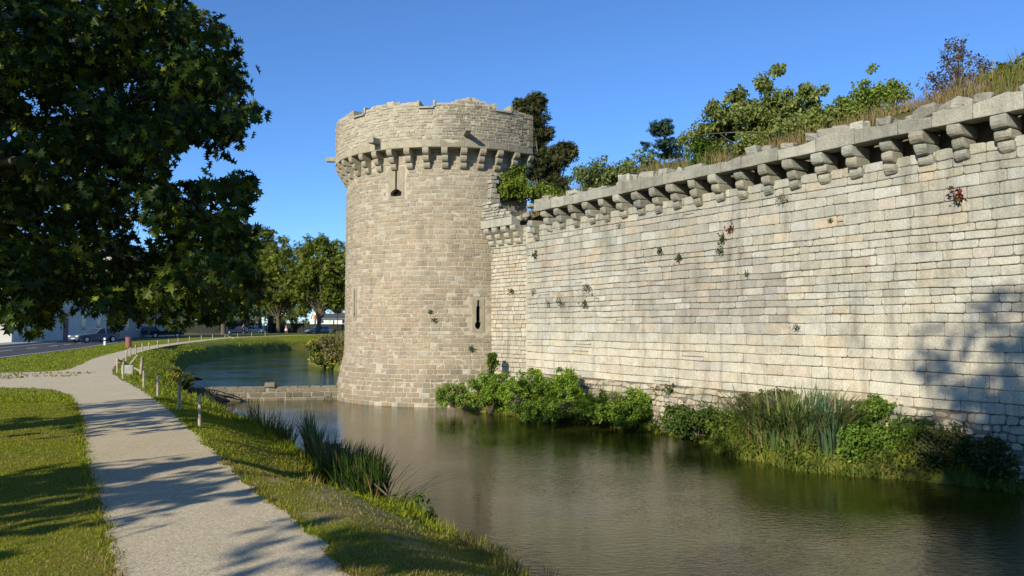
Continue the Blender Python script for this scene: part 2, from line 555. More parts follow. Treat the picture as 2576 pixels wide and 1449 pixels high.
M_WATER = water_mat("muddy_water", (0.026, 0.030, 0.004), 0.15, 0.01)
M_WATER2 = water_mat("upper_water", (0.008, 0.028, 0.018), 0.25, 0.03)
lo = offset_poly(LOW_POLY, 0.7)
nn_ = len(NEAR_SHORE)
lo[nn_ - 1] = (-16.4, 38.1); lo[nn_] = (-7.5, 39.3)
flat_poly("water", lo, ZW_LOW, M_WATER, "olive brown rippled moat water below the weir", "water")
up = offset_poly(UP_POLY, 0.9)
up[0] = (-16.8, 38.45); up[-1] = (-7.6, 39.75)
flat_poly("upper_water", up, ZW_UP, M_WATER2, "blue green moat water above the weir", "water")

# ------------------------------------------------------------------ path, road
def chain_noise(pts, step, amp, seed):
    pts = [np.array(p, dtype=float) for p in pts]
    out = []
    r_ = random.Random(seed)
    for a, b in zip(pts[:-1], pts[1:]):
        L = np.linalg.norm(b - a)
        n = max(1, int(L / max(step, a[1] * step * 0.06)))
        e = (b - a) / L
        pr = np.array([-e[1], e[0]])
        for i in range(n):
            p = a + (b - a) * i / n
            out.append(p + pr * r_.uniform(-amp, amp))
    out.append(pts[-1])
    return out

def smooth_chain(pts, it=2):
    pts = [np.array(p, float) for p in pts]
    for _ in range(it):
        q = [pts[0]]
        for a, b in zip(pts[:-1], pts[1:]):
            q.append(a * 0.75 + b * 0.25); q.append(a * 0.25 + b * 0.75)
        q.append(pts[-1]); pts = q
    return pts

LEFT_A = [(-0.9, 1.5), (-1.75, 3.5), (-2.55, 5.24), (-3.8, 7.5), (-4.8, 9.1), (-6.7, 12.6), (-8.9, 16.4), (-10.9, 19.6), (-12.2, 20.9), (-14, 21.2), (-21.5, 22.0)]
LEFT_B = [(-23, 28.4), (-17.7, 27.6), (-16.5, 28.2), (-16.3, 29.3), (-18, 33.4), (-20.9, 40), (-23.8, 48), (-26.4, 55), (-28.6, 62.5), (-32.6, 79.6), (-36.6, 97), (-38.4, 108), (-37.6, 124), (-33, 140)]
RIGHT = [(1.0, 1.5), (-0.1, 3.5), (-1.04, 5.25), (-1.42, 6.1), (-2.17, 7.4), (-3.05, 8.9), (-5.6, 13.7), (-7.1, 16.4), (-9.2, 20), (-12.3, 25), (-14.3, 28.5), (-17, 34.5), (-19.6, 40.4), (-21.7, 46), (-24.3, 53.4), (-27.1, 62.5), (-31.4, 79.6), (-35.2, 97), (-36.9, 108), (-36.0, 123), (-31.5, 138)]
la = chain_noise(smooth_chain(LEFT_A), 0.12, 0.035, 1)
lb = chain_noise(smooth_chain(LEFT_B), 0.2, 0.04, 2)
rr_ = chain_noise(smooth_chain(RIGHT), 0.12, 0.045, 3)
PATH_POLY = np.array(la + lb + rr_[::-1])

mp_, nt, nd, lk = new_mat("sandy_gravel")
pos = geom_pos(nd)
n1 = noise_tex(nd, lk, pos, 0.9, 5, 0.6)
n2 = noise_tex(nd, lk, pos, 55.0, 4, 0.75)
n3 = noise_tex(nd, lk, pos, 18.0, 5, 0.7)
n4 = noise_tex(nd, lk, pos, 24.0, 3, 0.8)
c = mixrgb(nd, lk, n1, (0.55, 0.455, 0.30), (0.66, 0.555, 0.385))
c = mixrgb(nd, lk, 1.0, c, ramp(nd, lk, n2, 0.3, 0.7, (0.5, 0.5, 0.51, 1), (1.32, 1.315, 1.29, 1)), 'MULTIPLY')
c = mixrgb(nd, lk, 0.8, c, ramp(nd, lk, n3, 0.3, 0.7, (0.8, 0.8, 0.8, 1), (1.15, 1.15, 1.15, 1)), 'MULTIPLY')
c = mixrgb(nd, lk, ramp(nd, lk, n4, 0.66, 0.74, (0, 0, 0, 1), (0.35, 0.35, 0.35, 1)), c, (0.25, 0.21, 0.15))
n5 = noise_tex(nd, lk, pos, 1.7, 6, 0.7)
c = mixrgb(nd, lk, ramp(nd, lk, n5, 0.5, 0.75, (0, 0, 0, 1), (0.35, 0.35, 0.35, 1)), c, (0.36, 0.31, 0.22))
bs = N(nd, "ShaderNodeBsdfPrincipled"); bs.inputs["Roughness"].default_value = 0.95; bs.inputs["Specular IOR Level"].default_value = 0.1
lk.new(c, bs.inputs["Base Color"])
bp = N(nd, "ShaderNodeBump"); bp.inputs["Strength"].default_value = 0.6; bp.inputs["Distance"].default_value = 0.012
lk.new(n2, bp.inputs["Height"]); lk.new(bp.outputs[0], bs.inputs["Normal"])
o = N(nd, "ShaderNodeOutputMaterial"); lk.new(bs.outputs[0], o.inputs[0])
M_PATH = mp_
flat_poly("path", PATH_POLY, 0.006, M_PATH, "pale sandy gravel footpath curving along the moat", "path")

ROAD_R = [(-13, -2), (-19.3, 20), (-25.4, 39.6), (-29.7, 54.6), (-33.7, 66), (-41.5, 88), (-47, 110), (-50, 128), (-46, 142), (-30, 148), (0, 150)]
ROAD_L = [(-21, -2), (-27.6, 20), (-33.8, 42), (-38, 57), (-42, 70), (-50, 92), (-56, 113), (-60, 134), (-54, 152), (-34, 158), (0, 160)]
M_ASPH = plain_mat("asphalt", (0.06, 0.06, 0.063), 0.9, 0.2, 0.2, 3.0, 0.2)
M_PAINT = plain_mat("road_paint", (0.6, 0.6, 0.58), 0.8, 0.2, 0.2, 5.0)
rl, rr2 = smooth_chain(ROAD_L), smooth_chain(ROAD_R)
flat_poly("road", [*rl, *rr2[::-1]], 0.008, M_ASPH, "grey asphalt street behind the lawn", "road")
mk = MB()
mid = [(np.array(a) + np.array(b)) / 2 for a, b in zip(rl, rr2)]
acc = 0.0
for a, b in zip(mid[:-1], mid[1:]):
    L = np.linalg.norm(b - a); e = (b - a) / L; pn = np.array([-e[1], e[0]]) * 0.07
    s_ = 0.0
    while s_ < L:
        if int((acc + s_) / 3.0) % 2 == 0:
            p = a + e * s_; q = a + e * min(L, s_ + 0.75)
            mk.add([(*(p - pn), 0.012), (*(p + pn), 0.012), (*(q + pn), 0.012), (*(q - pn), 0.012)], [(0, 3, 2, 1)])
        s_ += 0.75
    acc += L
for side, off in ((rl, -0.9), (rr2, 0.35)):
    for a, b in zip(side[:-1], side[1:]):
        L = np.linalg.norm(b - a)
        if L < 1e-6: continue
        e = (b - a) / L; pr = np.array([e[1], -e[0]])
        o1 = a + pr * (-off); o2 = b + pr * (-off)
        w = pr * 0.06
        mk.add([(*(o1 - w), 0.012), (*(o1 + w), 0.012), (*(o2 + w), 0.012), (*(o2 - w), 0.012)], [(0, 1, 2, 3)])
tag(mk.build("road_markings", M_PAINT), "white painted dashes and edge lines on the street", "road markings", kind="structure")
pv = [(np.array(a), np.array(a) + np.array((-2.2, -0.6))) for a in rl[:len(rl) // 2 + 4]]
M_PAVE = plain_mat("pavement_concrete", (0.3, 0.29, 0.27), 0.9, 0.2, 0.15, 2.0)
pm = MB()
for (a, a2), (b, b2) in zip(pv[:-1], pv[1:]):
    pm.add([(*a, 0.0), (*b, 0.0), (*b, 0.12), (*a, 0.12), (*b2, 0.12), (*a2, 0.12)], [(0, 1, 2, 3), (3, 2, 4, 5)])
tag(pm.build("pavement", M_PAVE), "raised concrete pavement along the far side of the street", "pavement", kind="structure")

# ------------------------------------------------------------------ masonry
def wave(seed, amp, L=3.0):
    r_ = random.Random(seed)
    ph = [(r_.uniform(0, 6.28), r_.uniform(0.6, 1.6) * 2 * math.pi / L * k, amp / k) for k in (1, 2.3, 5.1)]
    return lambda s: sum(a * math.sin(w * s + p) for p, w, a in ph) * 0.6

def courses(z0, z1, hmin, hmax, r_, hf=None):
    zs = [z0]
    while zs[-1] < z1 - hmin * 0.6:
        k = 1.0 if hf is None else hf(zs[-1])
        zs.append(zs[-1] + r_.uniform(hmin, hmax) * k)
    sc = (z1 - z0) / (zs[-1] - z0)
    return [z0 + (z - z0) * sc for z in zs]

def lay(mb, mapf, zs, s0, s1, wmin, wmax, colf, r_, gap=0.012, proud=(0.0, 0.025), corner=0.05, wav=0.012, skip=None, wf=None, seed=0, tilt=0.008, splits=0.0, cornermin=0.25, vg=1.0):
    waves = [wave(seed * 100 + i, wav) for i in range(len(zs))]
    waves[0] = lambda s: 0.0
    for j in range(len(zs) - 1):
        s = s0 - r_.uniform(0, wmax * 0.6)
        while s < s1:
            k = 1.0 if wf is None else wf(s, zs[j])
            w = r_.uniform(wmin, wmax) * k
            if r_.random() < 0.12: w *= 0.55
            a, b = max(s, s0), min(s + w, s1)
            if s1 - b < wmin * 0.45 * k: b = s1
            s = b if b >= s1 else s + w
            if b - a < 0.05: 
                if s >= s1: break
                continue
            za, zb = zs[j], zs[j + 1]
            cells = [(a, b, za, zb, 0)]
            if splits and r_.random() < splits and (zb - za) > 0.2:
                zc = za + (zb - za) * r_.uniform(0.4, 0.6)
                cells = [(a, b, za, zc, 1), (a, b, zc, zb, 2)]
            for (ca, cb, cz0, cz1, fl) in cells:
                if skip is not None and skip(ca, cb, cz0, cz1): continue
                lo_ = (lambda q: cz0 + waves[j](q)) if fl in (0, 1) else (lambda q: cz0)
                hi_ = (lambda q: cz1 + waves[j + 1](q)) if fl in (0, 2) else (lambda q: cz1)
                h = cz1 - cz0; w_ = cb - ca
                g = gap * r_.uniform(0.5, 1.3)
                d = r_.uniform(*proud)
                tl, tv = r_.uniform(-tilt, tilt), r_.uniform(-tilt, tilt)
                def out(ins):
                    P = []
                    for (cx, sx_, cz, sz_) in ((ca, 1, 0, 1), (cb, -1, 0, 1), (cb, -1, 1, -1), (ca, 1, 1, -1)):
                        pass
                    return P
                rc = [min(corner * r_.uniform(cornermin, 1.0), 0.4 * min(h, w_)) for _ in range(4)]
                base = []
                for k_, (cx, dx, top) in enumerate(((ca, 1, 0), (cb, -1, 0), (cb, -1, 1), (ca, 1, 1))):
                    dz = 1 if top == 0 else -1
                    zz = lo_(cx) if top == 0 else hi_(cx)
                    x_, z_ = cx + dx * g * vg, zz + dz * g
                    q = rc[k_]
                    pts = [(x_, z_ + dz * q), (x_ + dx * q * 0.3, z_ + dz * q * 0.3), (x_ + dx * q, z_)]
                    if k_ % 2 == 1: pts = pts[::-1]
                    base.extend(pts)
                    # a loose point along the edge that follows
                    if k_ == 0: base.append(((ca + cb) / 2, lo_((ca + cb) / 2) + g * r_.uniform(0.4, 1.8)))
                    if k_ == 2: base.append(((ca + cb) / 2, hi_((ca + cb) / 2) - g * r_.uniform(0.4, 1.8)))
                cx0 = (ca + cb) / 2; cz0_ = (cz0 + cz1) / 2
                hw, hh_ = w_ / 2, h / 2
                rings = []
                for ins, dep in ((-0.004, -0.09), (0.0, d - 0.012), (0.016, d)):
                    ring = []
                    for (x_, z_) in base:
                        ux, uz = x_ - cx0, z_ - cz0_
                        xx = cx0 + ux * (1 - ins / max(hw, 0.05)); zz = cz0_ + uz * (1 - ins / max(hh_, 0.05))
                        dd = dep + (tl * ux / hw + tv * uz / hh_ if dep > -0.08 else 0)
                        ring.append(mapf(xx, zz, dd))
                    rings.append(ring)
                n = len(base)
                V = rings[0] + rings[1] + rings[2]
                Fc = []
                for q in range(2):
                    for i in range(n):
                        i2 = (i + 1) % n
                        Fc.append((q * n + i, q * n + i2, (q + 1) * n + i2, (q + 1) * n + i))
                Fc.append(tuple(range(2 * n, 3 * n)))
                mb.add(V, Fc, colf(cx0, cz0_, r_))

def jit(c, r_, v=0.14, hue=0.05):
    k = 1 + r_.uniform(-v, v)
    h = r_.uniform(-hue, hue)
    return (c[0] * k * (1 + h), c[1] * k, c[2] * k * (1 - h * 1.4))

def lerp3(a, b, t):
    return tuple(x + (y - x) * t for x, y in zip(a, b))

# ---- curtain wall
S_FAR, S_NEAR = 40.9, 9.0
def wall_pt(s, z, d):
    p = W0 + WT * s + WNRM * d
    return (p.x, p.y, z)
wall = empty("curtain_wall", (W0 + WT * 25).to_tuple(), 0, "long grey and cream granite rampart wall with corbels along the moat", "wall")
WALL_BASE = -0.38
def wall_col(s, z, r_):
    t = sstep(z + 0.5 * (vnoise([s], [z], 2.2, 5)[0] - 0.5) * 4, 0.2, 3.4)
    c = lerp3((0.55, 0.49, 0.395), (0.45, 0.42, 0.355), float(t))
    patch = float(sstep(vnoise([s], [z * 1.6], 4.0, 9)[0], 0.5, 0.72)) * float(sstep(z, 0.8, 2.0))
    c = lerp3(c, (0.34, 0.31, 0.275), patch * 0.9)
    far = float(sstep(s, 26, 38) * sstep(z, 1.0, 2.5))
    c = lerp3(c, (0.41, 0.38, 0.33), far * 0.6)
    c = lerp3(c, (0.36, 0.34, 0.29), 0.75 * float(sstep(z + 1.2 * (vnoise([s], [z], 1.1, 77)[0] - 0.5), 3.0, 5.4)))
    q = r_.random()
    if q < 0.07: c = lerp3(c, (0.5, 0.40, 0.29), 0.5)
    elif q < 0.11: c = lerp3(c, (0.48, 0.4, 0.35), 0.5)
    elif q < 0.30: c = lerp3(c, (0.5, 0.48, 0.43), 0.55)
    return jit(c, r_, 0.09, 0.03)
mb = MB()
r1 = random.Random(21)
zs = courses(WALL_BASE, 5.90, 0.19, 0.30, r1, lambda z: 1.18 if z < 1.4 else (0.93 if z < 4.2 else 1.05))
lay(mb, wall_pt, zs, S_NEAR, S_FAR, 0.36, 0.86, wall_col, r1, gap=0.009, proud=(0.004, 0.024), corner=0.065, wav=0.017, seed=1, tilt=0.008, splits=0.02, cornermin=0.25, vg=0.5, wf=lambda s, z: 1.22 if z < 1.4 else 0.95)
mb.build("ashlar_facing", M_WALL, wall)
mb = MB()
mb.add([wall_pt(S_NEAR, -2.3, -0.03), wall_pt(S_FAR, -2.3, -0.03), wall_pt(S_FAR, 5.87, -0.03), wall_pt(S_NEAR, 5.87, -0.03),
        wall_pt(S_NEAR, 5.87, -0.55), wall_pt(S_FAR, 5.87, -0.55), wall_pt(S_FAR, 6.75, -0.55), wall_pt(S_NEAR, 6.75, -0.55),
        wall_pt(S_FAR, 6.75, -2.0), wall_pt(S_NEAR, 6.75, -2.0), wall_pt(S_FAR, -2.3, -2.0), wall_pt(S_NEAR, -2.3, -2.0)],
       [(1, 0, 3, 2), (2, 3, 4, 5), (5, 4, 7, 6), (6, 7, 9, 8), (8, 9, 11, 10), (0, 11, 9, 7, 4, 3), (1, 2, 5, 6, 8, 10)])
mb.build("wall_core", M_MORT_WALL, wall)
# rubble footing under the ashlar
def rub_pt(s, z, d):
    return wall_pt(s, z, d + 0.10 + 0.10 * max(0.0, (WALL_BASE - z)))
def rub_col(s, z, r_):
    c = lerp3((0.38, 0.33, 0.25), (0.5, 0.44, 0.34), r_.random())
    return jit(c, r_, 0.15, 0.05)
mb = MB()
zs = courses(-2.2, WALL_BASE - 0.02, 0.11, 0.2, r1)
lay(mb, rub_pt, zs, S_NEAR, S_FAR, 0.14, 0.46, rub_col, r1, gap=0.014, proud=(-0.02, 0.05), corner=0.07, wav=0.05, seed=2, tilt=0.03, splits=0.1, cornermin=0.5)
a = [wall_pt(S_NEAR, -2.3, 0.28), wall_pt(S_FAR, -2.3, 0.28), wall_pt(S_FAR, WALL_BASE - 0.03, 0.08), wall_pt(S_NEAR, WALL_BASE - 0.03, 0.08), wall_pt(S_FAR, WALL_BASE - 0.03, -0.01), wall_pt(S_NEAR, WALL_BASE - 0.03, -0.01)]
mb.add(a, [(1, 0, 3, 2), (2, 3, 5, 4)], (0.2, 0.17, 0.13))
mb.build("rubble_footing", M_WALL, wall)

def corbel_mesh(name, projs, heights, width, bev, jt, seed, col):
    """top at z=0, stones step down and in; +Y is out of the wall"""
    m = MB()
    z = 0.0
    r_ = random.Random(seed)
    for i, (p, h) in enumerate(zip(projs, heights)):
        L = p + 0.3
        wdt = width * r_.uniform(0.92, 1.06)
        b = bmesh.new()
        # side profile with a rounded lower nose
        prof = [(-0.3, 0), (p - 0.02, 0), (p, -0.03), (p, -h * 0.42), (p - 0.03, -h * 0.68), (p - 0.085, -h * 0.88), (p - 0.17, -h * 0.985), (-0.3, -h * 0.985)]
        for sx_ in (-1, 1):
            pass
        vs = [[b.verts.new((sx_ * wdt / 2, y, z2)) for (y, z2) in prof] for sx_ in (-1, 1)]
        nP = len(prof)
        b.faces.new(vs[0]); b.faces.new(vs[1][::-1])
        for k in range(nP):
            b.faces.new((vs[0][k], vs[1][k], vs[1][(k + 1) % nP], vs[0][(k + 1) % nP])[::-1])
        bmesh.ops.recalc_face_normals(b, faces=b.faces)
        side = [e for e in b.edges if e.calc_face_angle(0) > 1.0]
        bmesh.ops.bevel(b, geom=side, offset=bev, segments=2, profile=0.5, affect='EDGES')
        if jt:
            for v in b.verts:
                v.co += mnoise.noise_vector(v.co * 4 + Vector((seed * 3.1, i * 5.7, seed))) * jt
        m.bm(b, jit(col, r_, 0.12, 0.04), Matrix.Translation((r_.uniform(-0.015, 0.015), 0, z)))
        z -= h
    return m.mesh(name, smooth=False)

ZC = 6.36
CORB = []
for sd in range(1, 12):
    rq = random.Random(sd * 13)
    pr = [0.46 + rq.uniform(-.05, .04), 0.31 + rq.uniform(-.04, .04), 0.15 + rq.uniform(-.03, .03)]
    if sd == 4: pr[0] = 0.33
    if sd == 9: pr[1] = 0.22; pr[2] = 0.08
    CORB.append(corbel_mesh("corbel", pr, (0.30 + rq.uniform(-.02, .02), 0.28 + rq.uniform(-.03, .03), 0.27), 0.335 + rq.uniform(-.04, .04), 0.045, 0.04, sd, lerp3((0.27, 0.255, 0.21), (0.37, 0.35, 0.295), rq.random())))
for me in CORB: me.materials.append(M_COPING)
s = S_NEAR + 0.3
k = 0
rzw = math.atan2(WNRM.y, WNRM.x) - math.pi / 2
while s < S_FAR - 0.2:
    o = bpy.data.objects.new("corbel", CORB[(k * 4 + k // 3) % 11])
    COL.objects.link(o)
    o.parent = wall
    o.matrix_parent_inverse = Matrix.Translation(wall.location).inverted()
    o.location = wall_pt(s, ZC - 0.005 if s < 39.2 else ZC - 0.3, 0)
    o.rotation_euler = (0, 0, rzw)
    o["label"] = "weathered stack of three stepped corbel stones under the coping"
    s += 0.94 + rng.uniform(-0.05, 0.05); k += 1
# coping blocks
mb = MB(); mb2 = MB()
s = S_NEAR
bi = 0
wrot = Matrix.Rotation(math.atan2(WT.y, WT.x), 4, 'Z')
while s < 39.55:
    L = rng.uniform(0.75, 1.5)
    L = min(L, 39.6 - s)
    if L < 0.3: break
    h = rng.uniform(0.33, 0.44)
    b = rounded_box(L - 0.018, 0.5, h, 0.022, 2, 0.018, bi, 2)
    for v in b.verts:       # worn, uneven tops
        if v.co.z > h * 0.3:
            v.co.z += 0.08 * mnoise.noise(Vector((v.co.x * 2.2 + bi * 9, v.co.y * 2.5, 3.3))) - 0.02
    p = wall_pt(s + L / 2, ZC + h / 2, 0.235)
    mb.bm(b, jit(lerp3((0.27, 0.26, 0.22), (0.38, 0.365, 0.315), rng.random()), rng, 0.1, 0.02), Matrix.Translation(p) @ wrot)
    s += L; bi += 1
# broken stones and remains of the parapet behind the coping edge
s = S_NEAR
while s < S_FAR + 0.5:
    dens = 0.85 if (s < 26 or s > 38) else 0.55
    if rng.random() < dens:
        sz = rng.uniform(0.2, 0.5)
        b = rounded_box(sz * rng.uniform(1, 1.6), rng.uniform(0.3, 0.5), sz * rng.uniform(0.5, 0.85), 0.05, 2, 0.07, bi, 1)
        zz = ZC + 0.39 if s < 39.5 else ZC + rng.uniform(-0.15, 0.35)
        M = Matrix.Translation(wall_pt(s, zz + sz * 0.22, rng.uniform(-0.05, 0.22))) @ wrot @ Matrix.Rotation(rng.uniform(-0.25, 0.25), 4, 'Y') @ Matrix.Rotation(rng.uniform(-0.3, 0.3), 4, 'Z')
        mb2.bm(b, jit(lerp3((0.28, 0.265, 0.225), (0.42, 0.40, 0.35), rng.random()), rng, 0.1, 0.02), M)
        bi += 1
    s += rng.uniform(0.28, 0.62)
mb.build("coping", M_COPING, wall)
mb2.build("broken_parapet", M_COPING, wall)
# short end of the wall that turns to meet the tower
E0 = W0 + WT * S_FAR
T2 = Vector((-math.sin(R(40)), math.cos(R(40)), 0)); N2 = Vector((-math.cos(R(40)), -math.sin(R(40)), 0))
def end_pt(s, z, d):
    p = E0 + T2 * s + N2 * d
    return (p.x, p.y, z)
def end_col(s, z, r_):
    c = lerp3((0.51, 0.455, 0.365), (0.45, 0.41, 0.335), r_.random())
    if z > 5.2: c = lerp3(c, (0.38, 0.35, 0.29), 0.7)
    if r_.random() < 0.2: c = lerp3(c, (0.47, 0.36, 0.26), 0.6)
    return jit(c, r_, 0.1, 0.03)
mb = MB()
zs = courses(-1.6, 5.9, 0.15, 0.23, r1)
lay(mb, end_pt, zs, -0.12, 3.6, 0.22, 0.5, end_col, r1, gap=0.013, proud=(0.01, 0.03), corner=0.045, wav=0.014, seed=3)
def ptop(s):
    return 6.38 + (0.15 + 0.38 * min(max(s - 0.55, 0.0), 1.5)) * 1.15 + 0.07 * math.sin(s * 9) if s > 0.45 else 6.36
zs = courses(6.38, 7.5, 0.11, 0.17, r1)
lay(mb, lambda s, z, d: end_pt(s, z, d + 0.42), zs, 0.5, 3.6, 0.2, 0.48, lambda s, z, r_: jit((0.38, 0.36, 0.31), r_, 0.12, 0.03), r1, gap=0.014, proud=(-0.02, 0.05), corner=0.05, wav=0.02, seed=4, tilt=0.03,
    skip=lambda a, b, z0, z1: (z0 + z1) / 2 > ptop((a + b) / 2))
mb.build("end_facing", M_WALL, wall)
mb = MB()
mb.add([end_pt(-0.15, -2.2, -0.01), end_pt(3.6, -2.2, -0.01), end_pt(3.6, 6.0, -0.01), end_pt(-0.15, 6.0, -0.01)], [(1, 0, 3, 2)])
n_ = 24
for i in range(n_):
    a, b = 0.45 + 3.15 * i / n_, 0.45 + 3.15 * (i + 1) / n_
    t = ptop((a + b) / 2) - 0.06
    mb.add([end_pt(a, 6.36, 0.40), end_pt(b, 6.36, 0.40), end_pt(b, t, 0.40), end_pt(a, t, 0.40), end_pt(b, t, -0.1), end_pt(a, t, -0.1), end_pt(a, 6.0, -0.1), end_pt(b, 6.0, -0.1)],
           [(1, 0, 3, 2), (2, 3, 5, 4), (3, 0, 6, 5), (1, 2, 4, 7)])
mb.build("end_core", M_MORT_WALL, wall)
mb = MB()
for s_, L in ((0.62, 0.72), (1.38, 0.78), (2.2, 0.82), (3.05, 0.8)):
    mb.bm(rounded_box(L - 0.012, 0.5, 0.36, 0.015, 1, 0.01, int(s_ * 10)), jit((0.4, 0.375, 0.32), rng, 0.06, 0.02), Matrix.Translation(end_pt(s_ + 0.1, 6.18, 0.26)) @ Matrix.Rotation(math.atan2(T2.y, T2.x), 4, 'Z'))
mb.build("end_coping", M_COPING, wall)
CE = corbel_mesh("corbel", (0.48, 0.33, 0.18), (0.27, 0.27, 0.26), 0.36, 0.02, 0.012, 9, (0.41, 0.375, 0.31))
CE.materials.append(M_COPING)
for s_ in (0.35, 1.0, 1.62, 2.22):
    o = bpy.data.objects.new("corbel", CE); COL.objects.link(o); o.parent = wall
    o.matrix_parent_inverse = Matrix.Translation(wall.location).inverted()
    o.location = end_pt(s_, 5.995, 0); o.rotation_euler = (0, 0, math.atan2(N2.y, N2.x) - math.pi / 2)
    o["label"] = "square cut stack of three corbel stones beside the tower"

# ---- round tower
RB, RD = 5.25, 5.8
B0 = (Vector((0, 0, 0)) - Vector((TC.x, TC.y, 0))).normalized()      # from the tower towards the viewpoint
PH0 = math.atan2(B0.y, B0.x)
def tow(phi, z, r):
    a = PH0 + phi
    return (TC.x + math.cos(a) * r, TC.y + math.sin(a) * r, z)
def rbody(z):
    r = RB + 0.035 * max(0.0, (8.0 - z)) / 8.0
    t = max(0.0, 0.55 - z)
    return r + 0.36 * float(sstep(t, 0.0, 2.3)) ** 0.8 if t > 0 else r
tower = empty("round_tower", (TC.x, TC.y, -1.97), 0, "round granite tower with corbelled parapet and crenels standing in the moat", "tower")
def phi_px(xd, r):
    u = (xd - 1132.0) / F
    lo_, hi_ = -1.35, 1.35
    for _ in range(50):
        m_ = (lo_ + hi_) / 2
        if r * math.sin(m_) / (TC.y - r * math.cos(m_)) < u: lo_ = m_
        else: hi_ = m_
    return m_
def dphi(xd, r=RD if 'RD' in globals() else 5.8): return math.degrees(phi_px(xd, r))
SLITS = [ # phi, slot z0..z1, slot half width, opening (z0, z1, half width, kind)
    (phi_px(996, RB), 7.84, 8.78, 0.045, (7.52, 7.84, 0.29, "fan")),
    (phi_px(1203, RB), 1.85, 2.78, 0.075, (1.46, 1.85, 0.16, "round")),
    (phi_px(896.7, RB), 2.25, 3.34, 0.05, (1.98, 2.25, 0.09, "round"))]
def gorge(ph, z):
    # the rear of the tower is a flat wall
    q = (ph - 115.5 + 180) % 360 - 180
    if abs(q) >= 72: return 99.0
    return rbody(z) * math.cos(R(72)) / math.cos(R(q))
def in_slit(sa, sb, z0, z1, pad=0.0):
    for ph, a0, a1, hw, (b0, b1, bw, kd) in SLITS:
        s0 = ph * RB
        if sb > s0 - bw - 0.09 - pad and sa < s0 + bw + 0.09 + pad and z1 > b0 - 0.1 - pad and z0 < a1 + 0.08 + pad:
            return True
    return False
def body_pt(s, z, d):
    return tow(s / RB, z, rbody(z) + d)
def tow_col(s, z, r_):
    nz = float(vnoise([s], [z], 3.0, 4)[0])
    c = lerp3((0.40, 0.335, 0.255), (0.345, 0.30, 0.235), float(sstep(nz + s * 0.045, 0.3, 0.7)))
    if z < 0.2: c = lerp3(c, (0.235, 0.205, 0.15), 0.9 * float(sstep(0.2 - z, 0, 0.8)))
    if z > 6.5: c = lerp3(c, (0.37, 0.33, 0.265), 0.6)
    if z < 3.5 and s < -1: c = lerp3(c, (0.42, 0.335, 0.25), 0.5)
    q = r_.random()
    if q < 0.08: c = lerp3(c, (0.42, 0.30, 0.19), 0.35)
    elif q < 0.15: c = lerp3(c, (0.27, 0.25, 0.215), 0.45)
    elif q < 0.20: c = lerp3(c, (0.52, 0.49, 0.42), 0.7)
    if z < -0.2 and r_.random() < 0.03: c = (0.45, 0.43, 0.38)
    return jit((c[0] * 0.9, c[1] * 0.875, c[2] * 0.85), r_, 0.1, 0.03)
mb = MB()
r2 = random.Random(5)
zs = courses(-2.2, 9.5, 0.155, 0.235, r2)
lay(mb, body_pt, zs, R(-125) * RB, R(43.5) * RB, 0.24, 0.56, tow_col, r2, gap=0.013, proud=(0.004, 0.026), corner=0.035, wav=0.012, seed=6, skip=in_slit, splits=0.02)
mb.build("body_masonry", M_TOWER, tower)
mb = MB()
zz = np.arange(-2.3, 9.61, 0.1)
phs = np.arange(-180, 180, 1.0)
cells = []
vi = {}
def vget(i, j):
    key = (i % len(phs), j)
    if key not in vi:
        vi[key] = len(mb.v)
        mb.v.append(tow(R(phs[key[0]]), zz[j], min(rbody(zz[j]) + 0.002, gorge(phs[key[0]], zz[j])))); mb.c.append((1, 1, 1))
    return vi[key]
for j in range(len(zz) - 1):
    for i in range(len(phs)):
        pc = R(phs[i] + 0.5) * RB
        if in_slit(pc - 0.045, pc + 0.045, zz[j], zz[j + 1], -0.06): continue
        mb.f.append([vget(i, j), vget(i + 1, j), vget(i + 1, j + 1), vget(i, j + 1)])
mb.add([tow(R(p), 9.585, min(RB, gorge(p, 9.585))) for p in range(-180, 180, 3)], [tuple(range(120))])
mb.build("mortar_core", M_MORT_TOWER, tower)
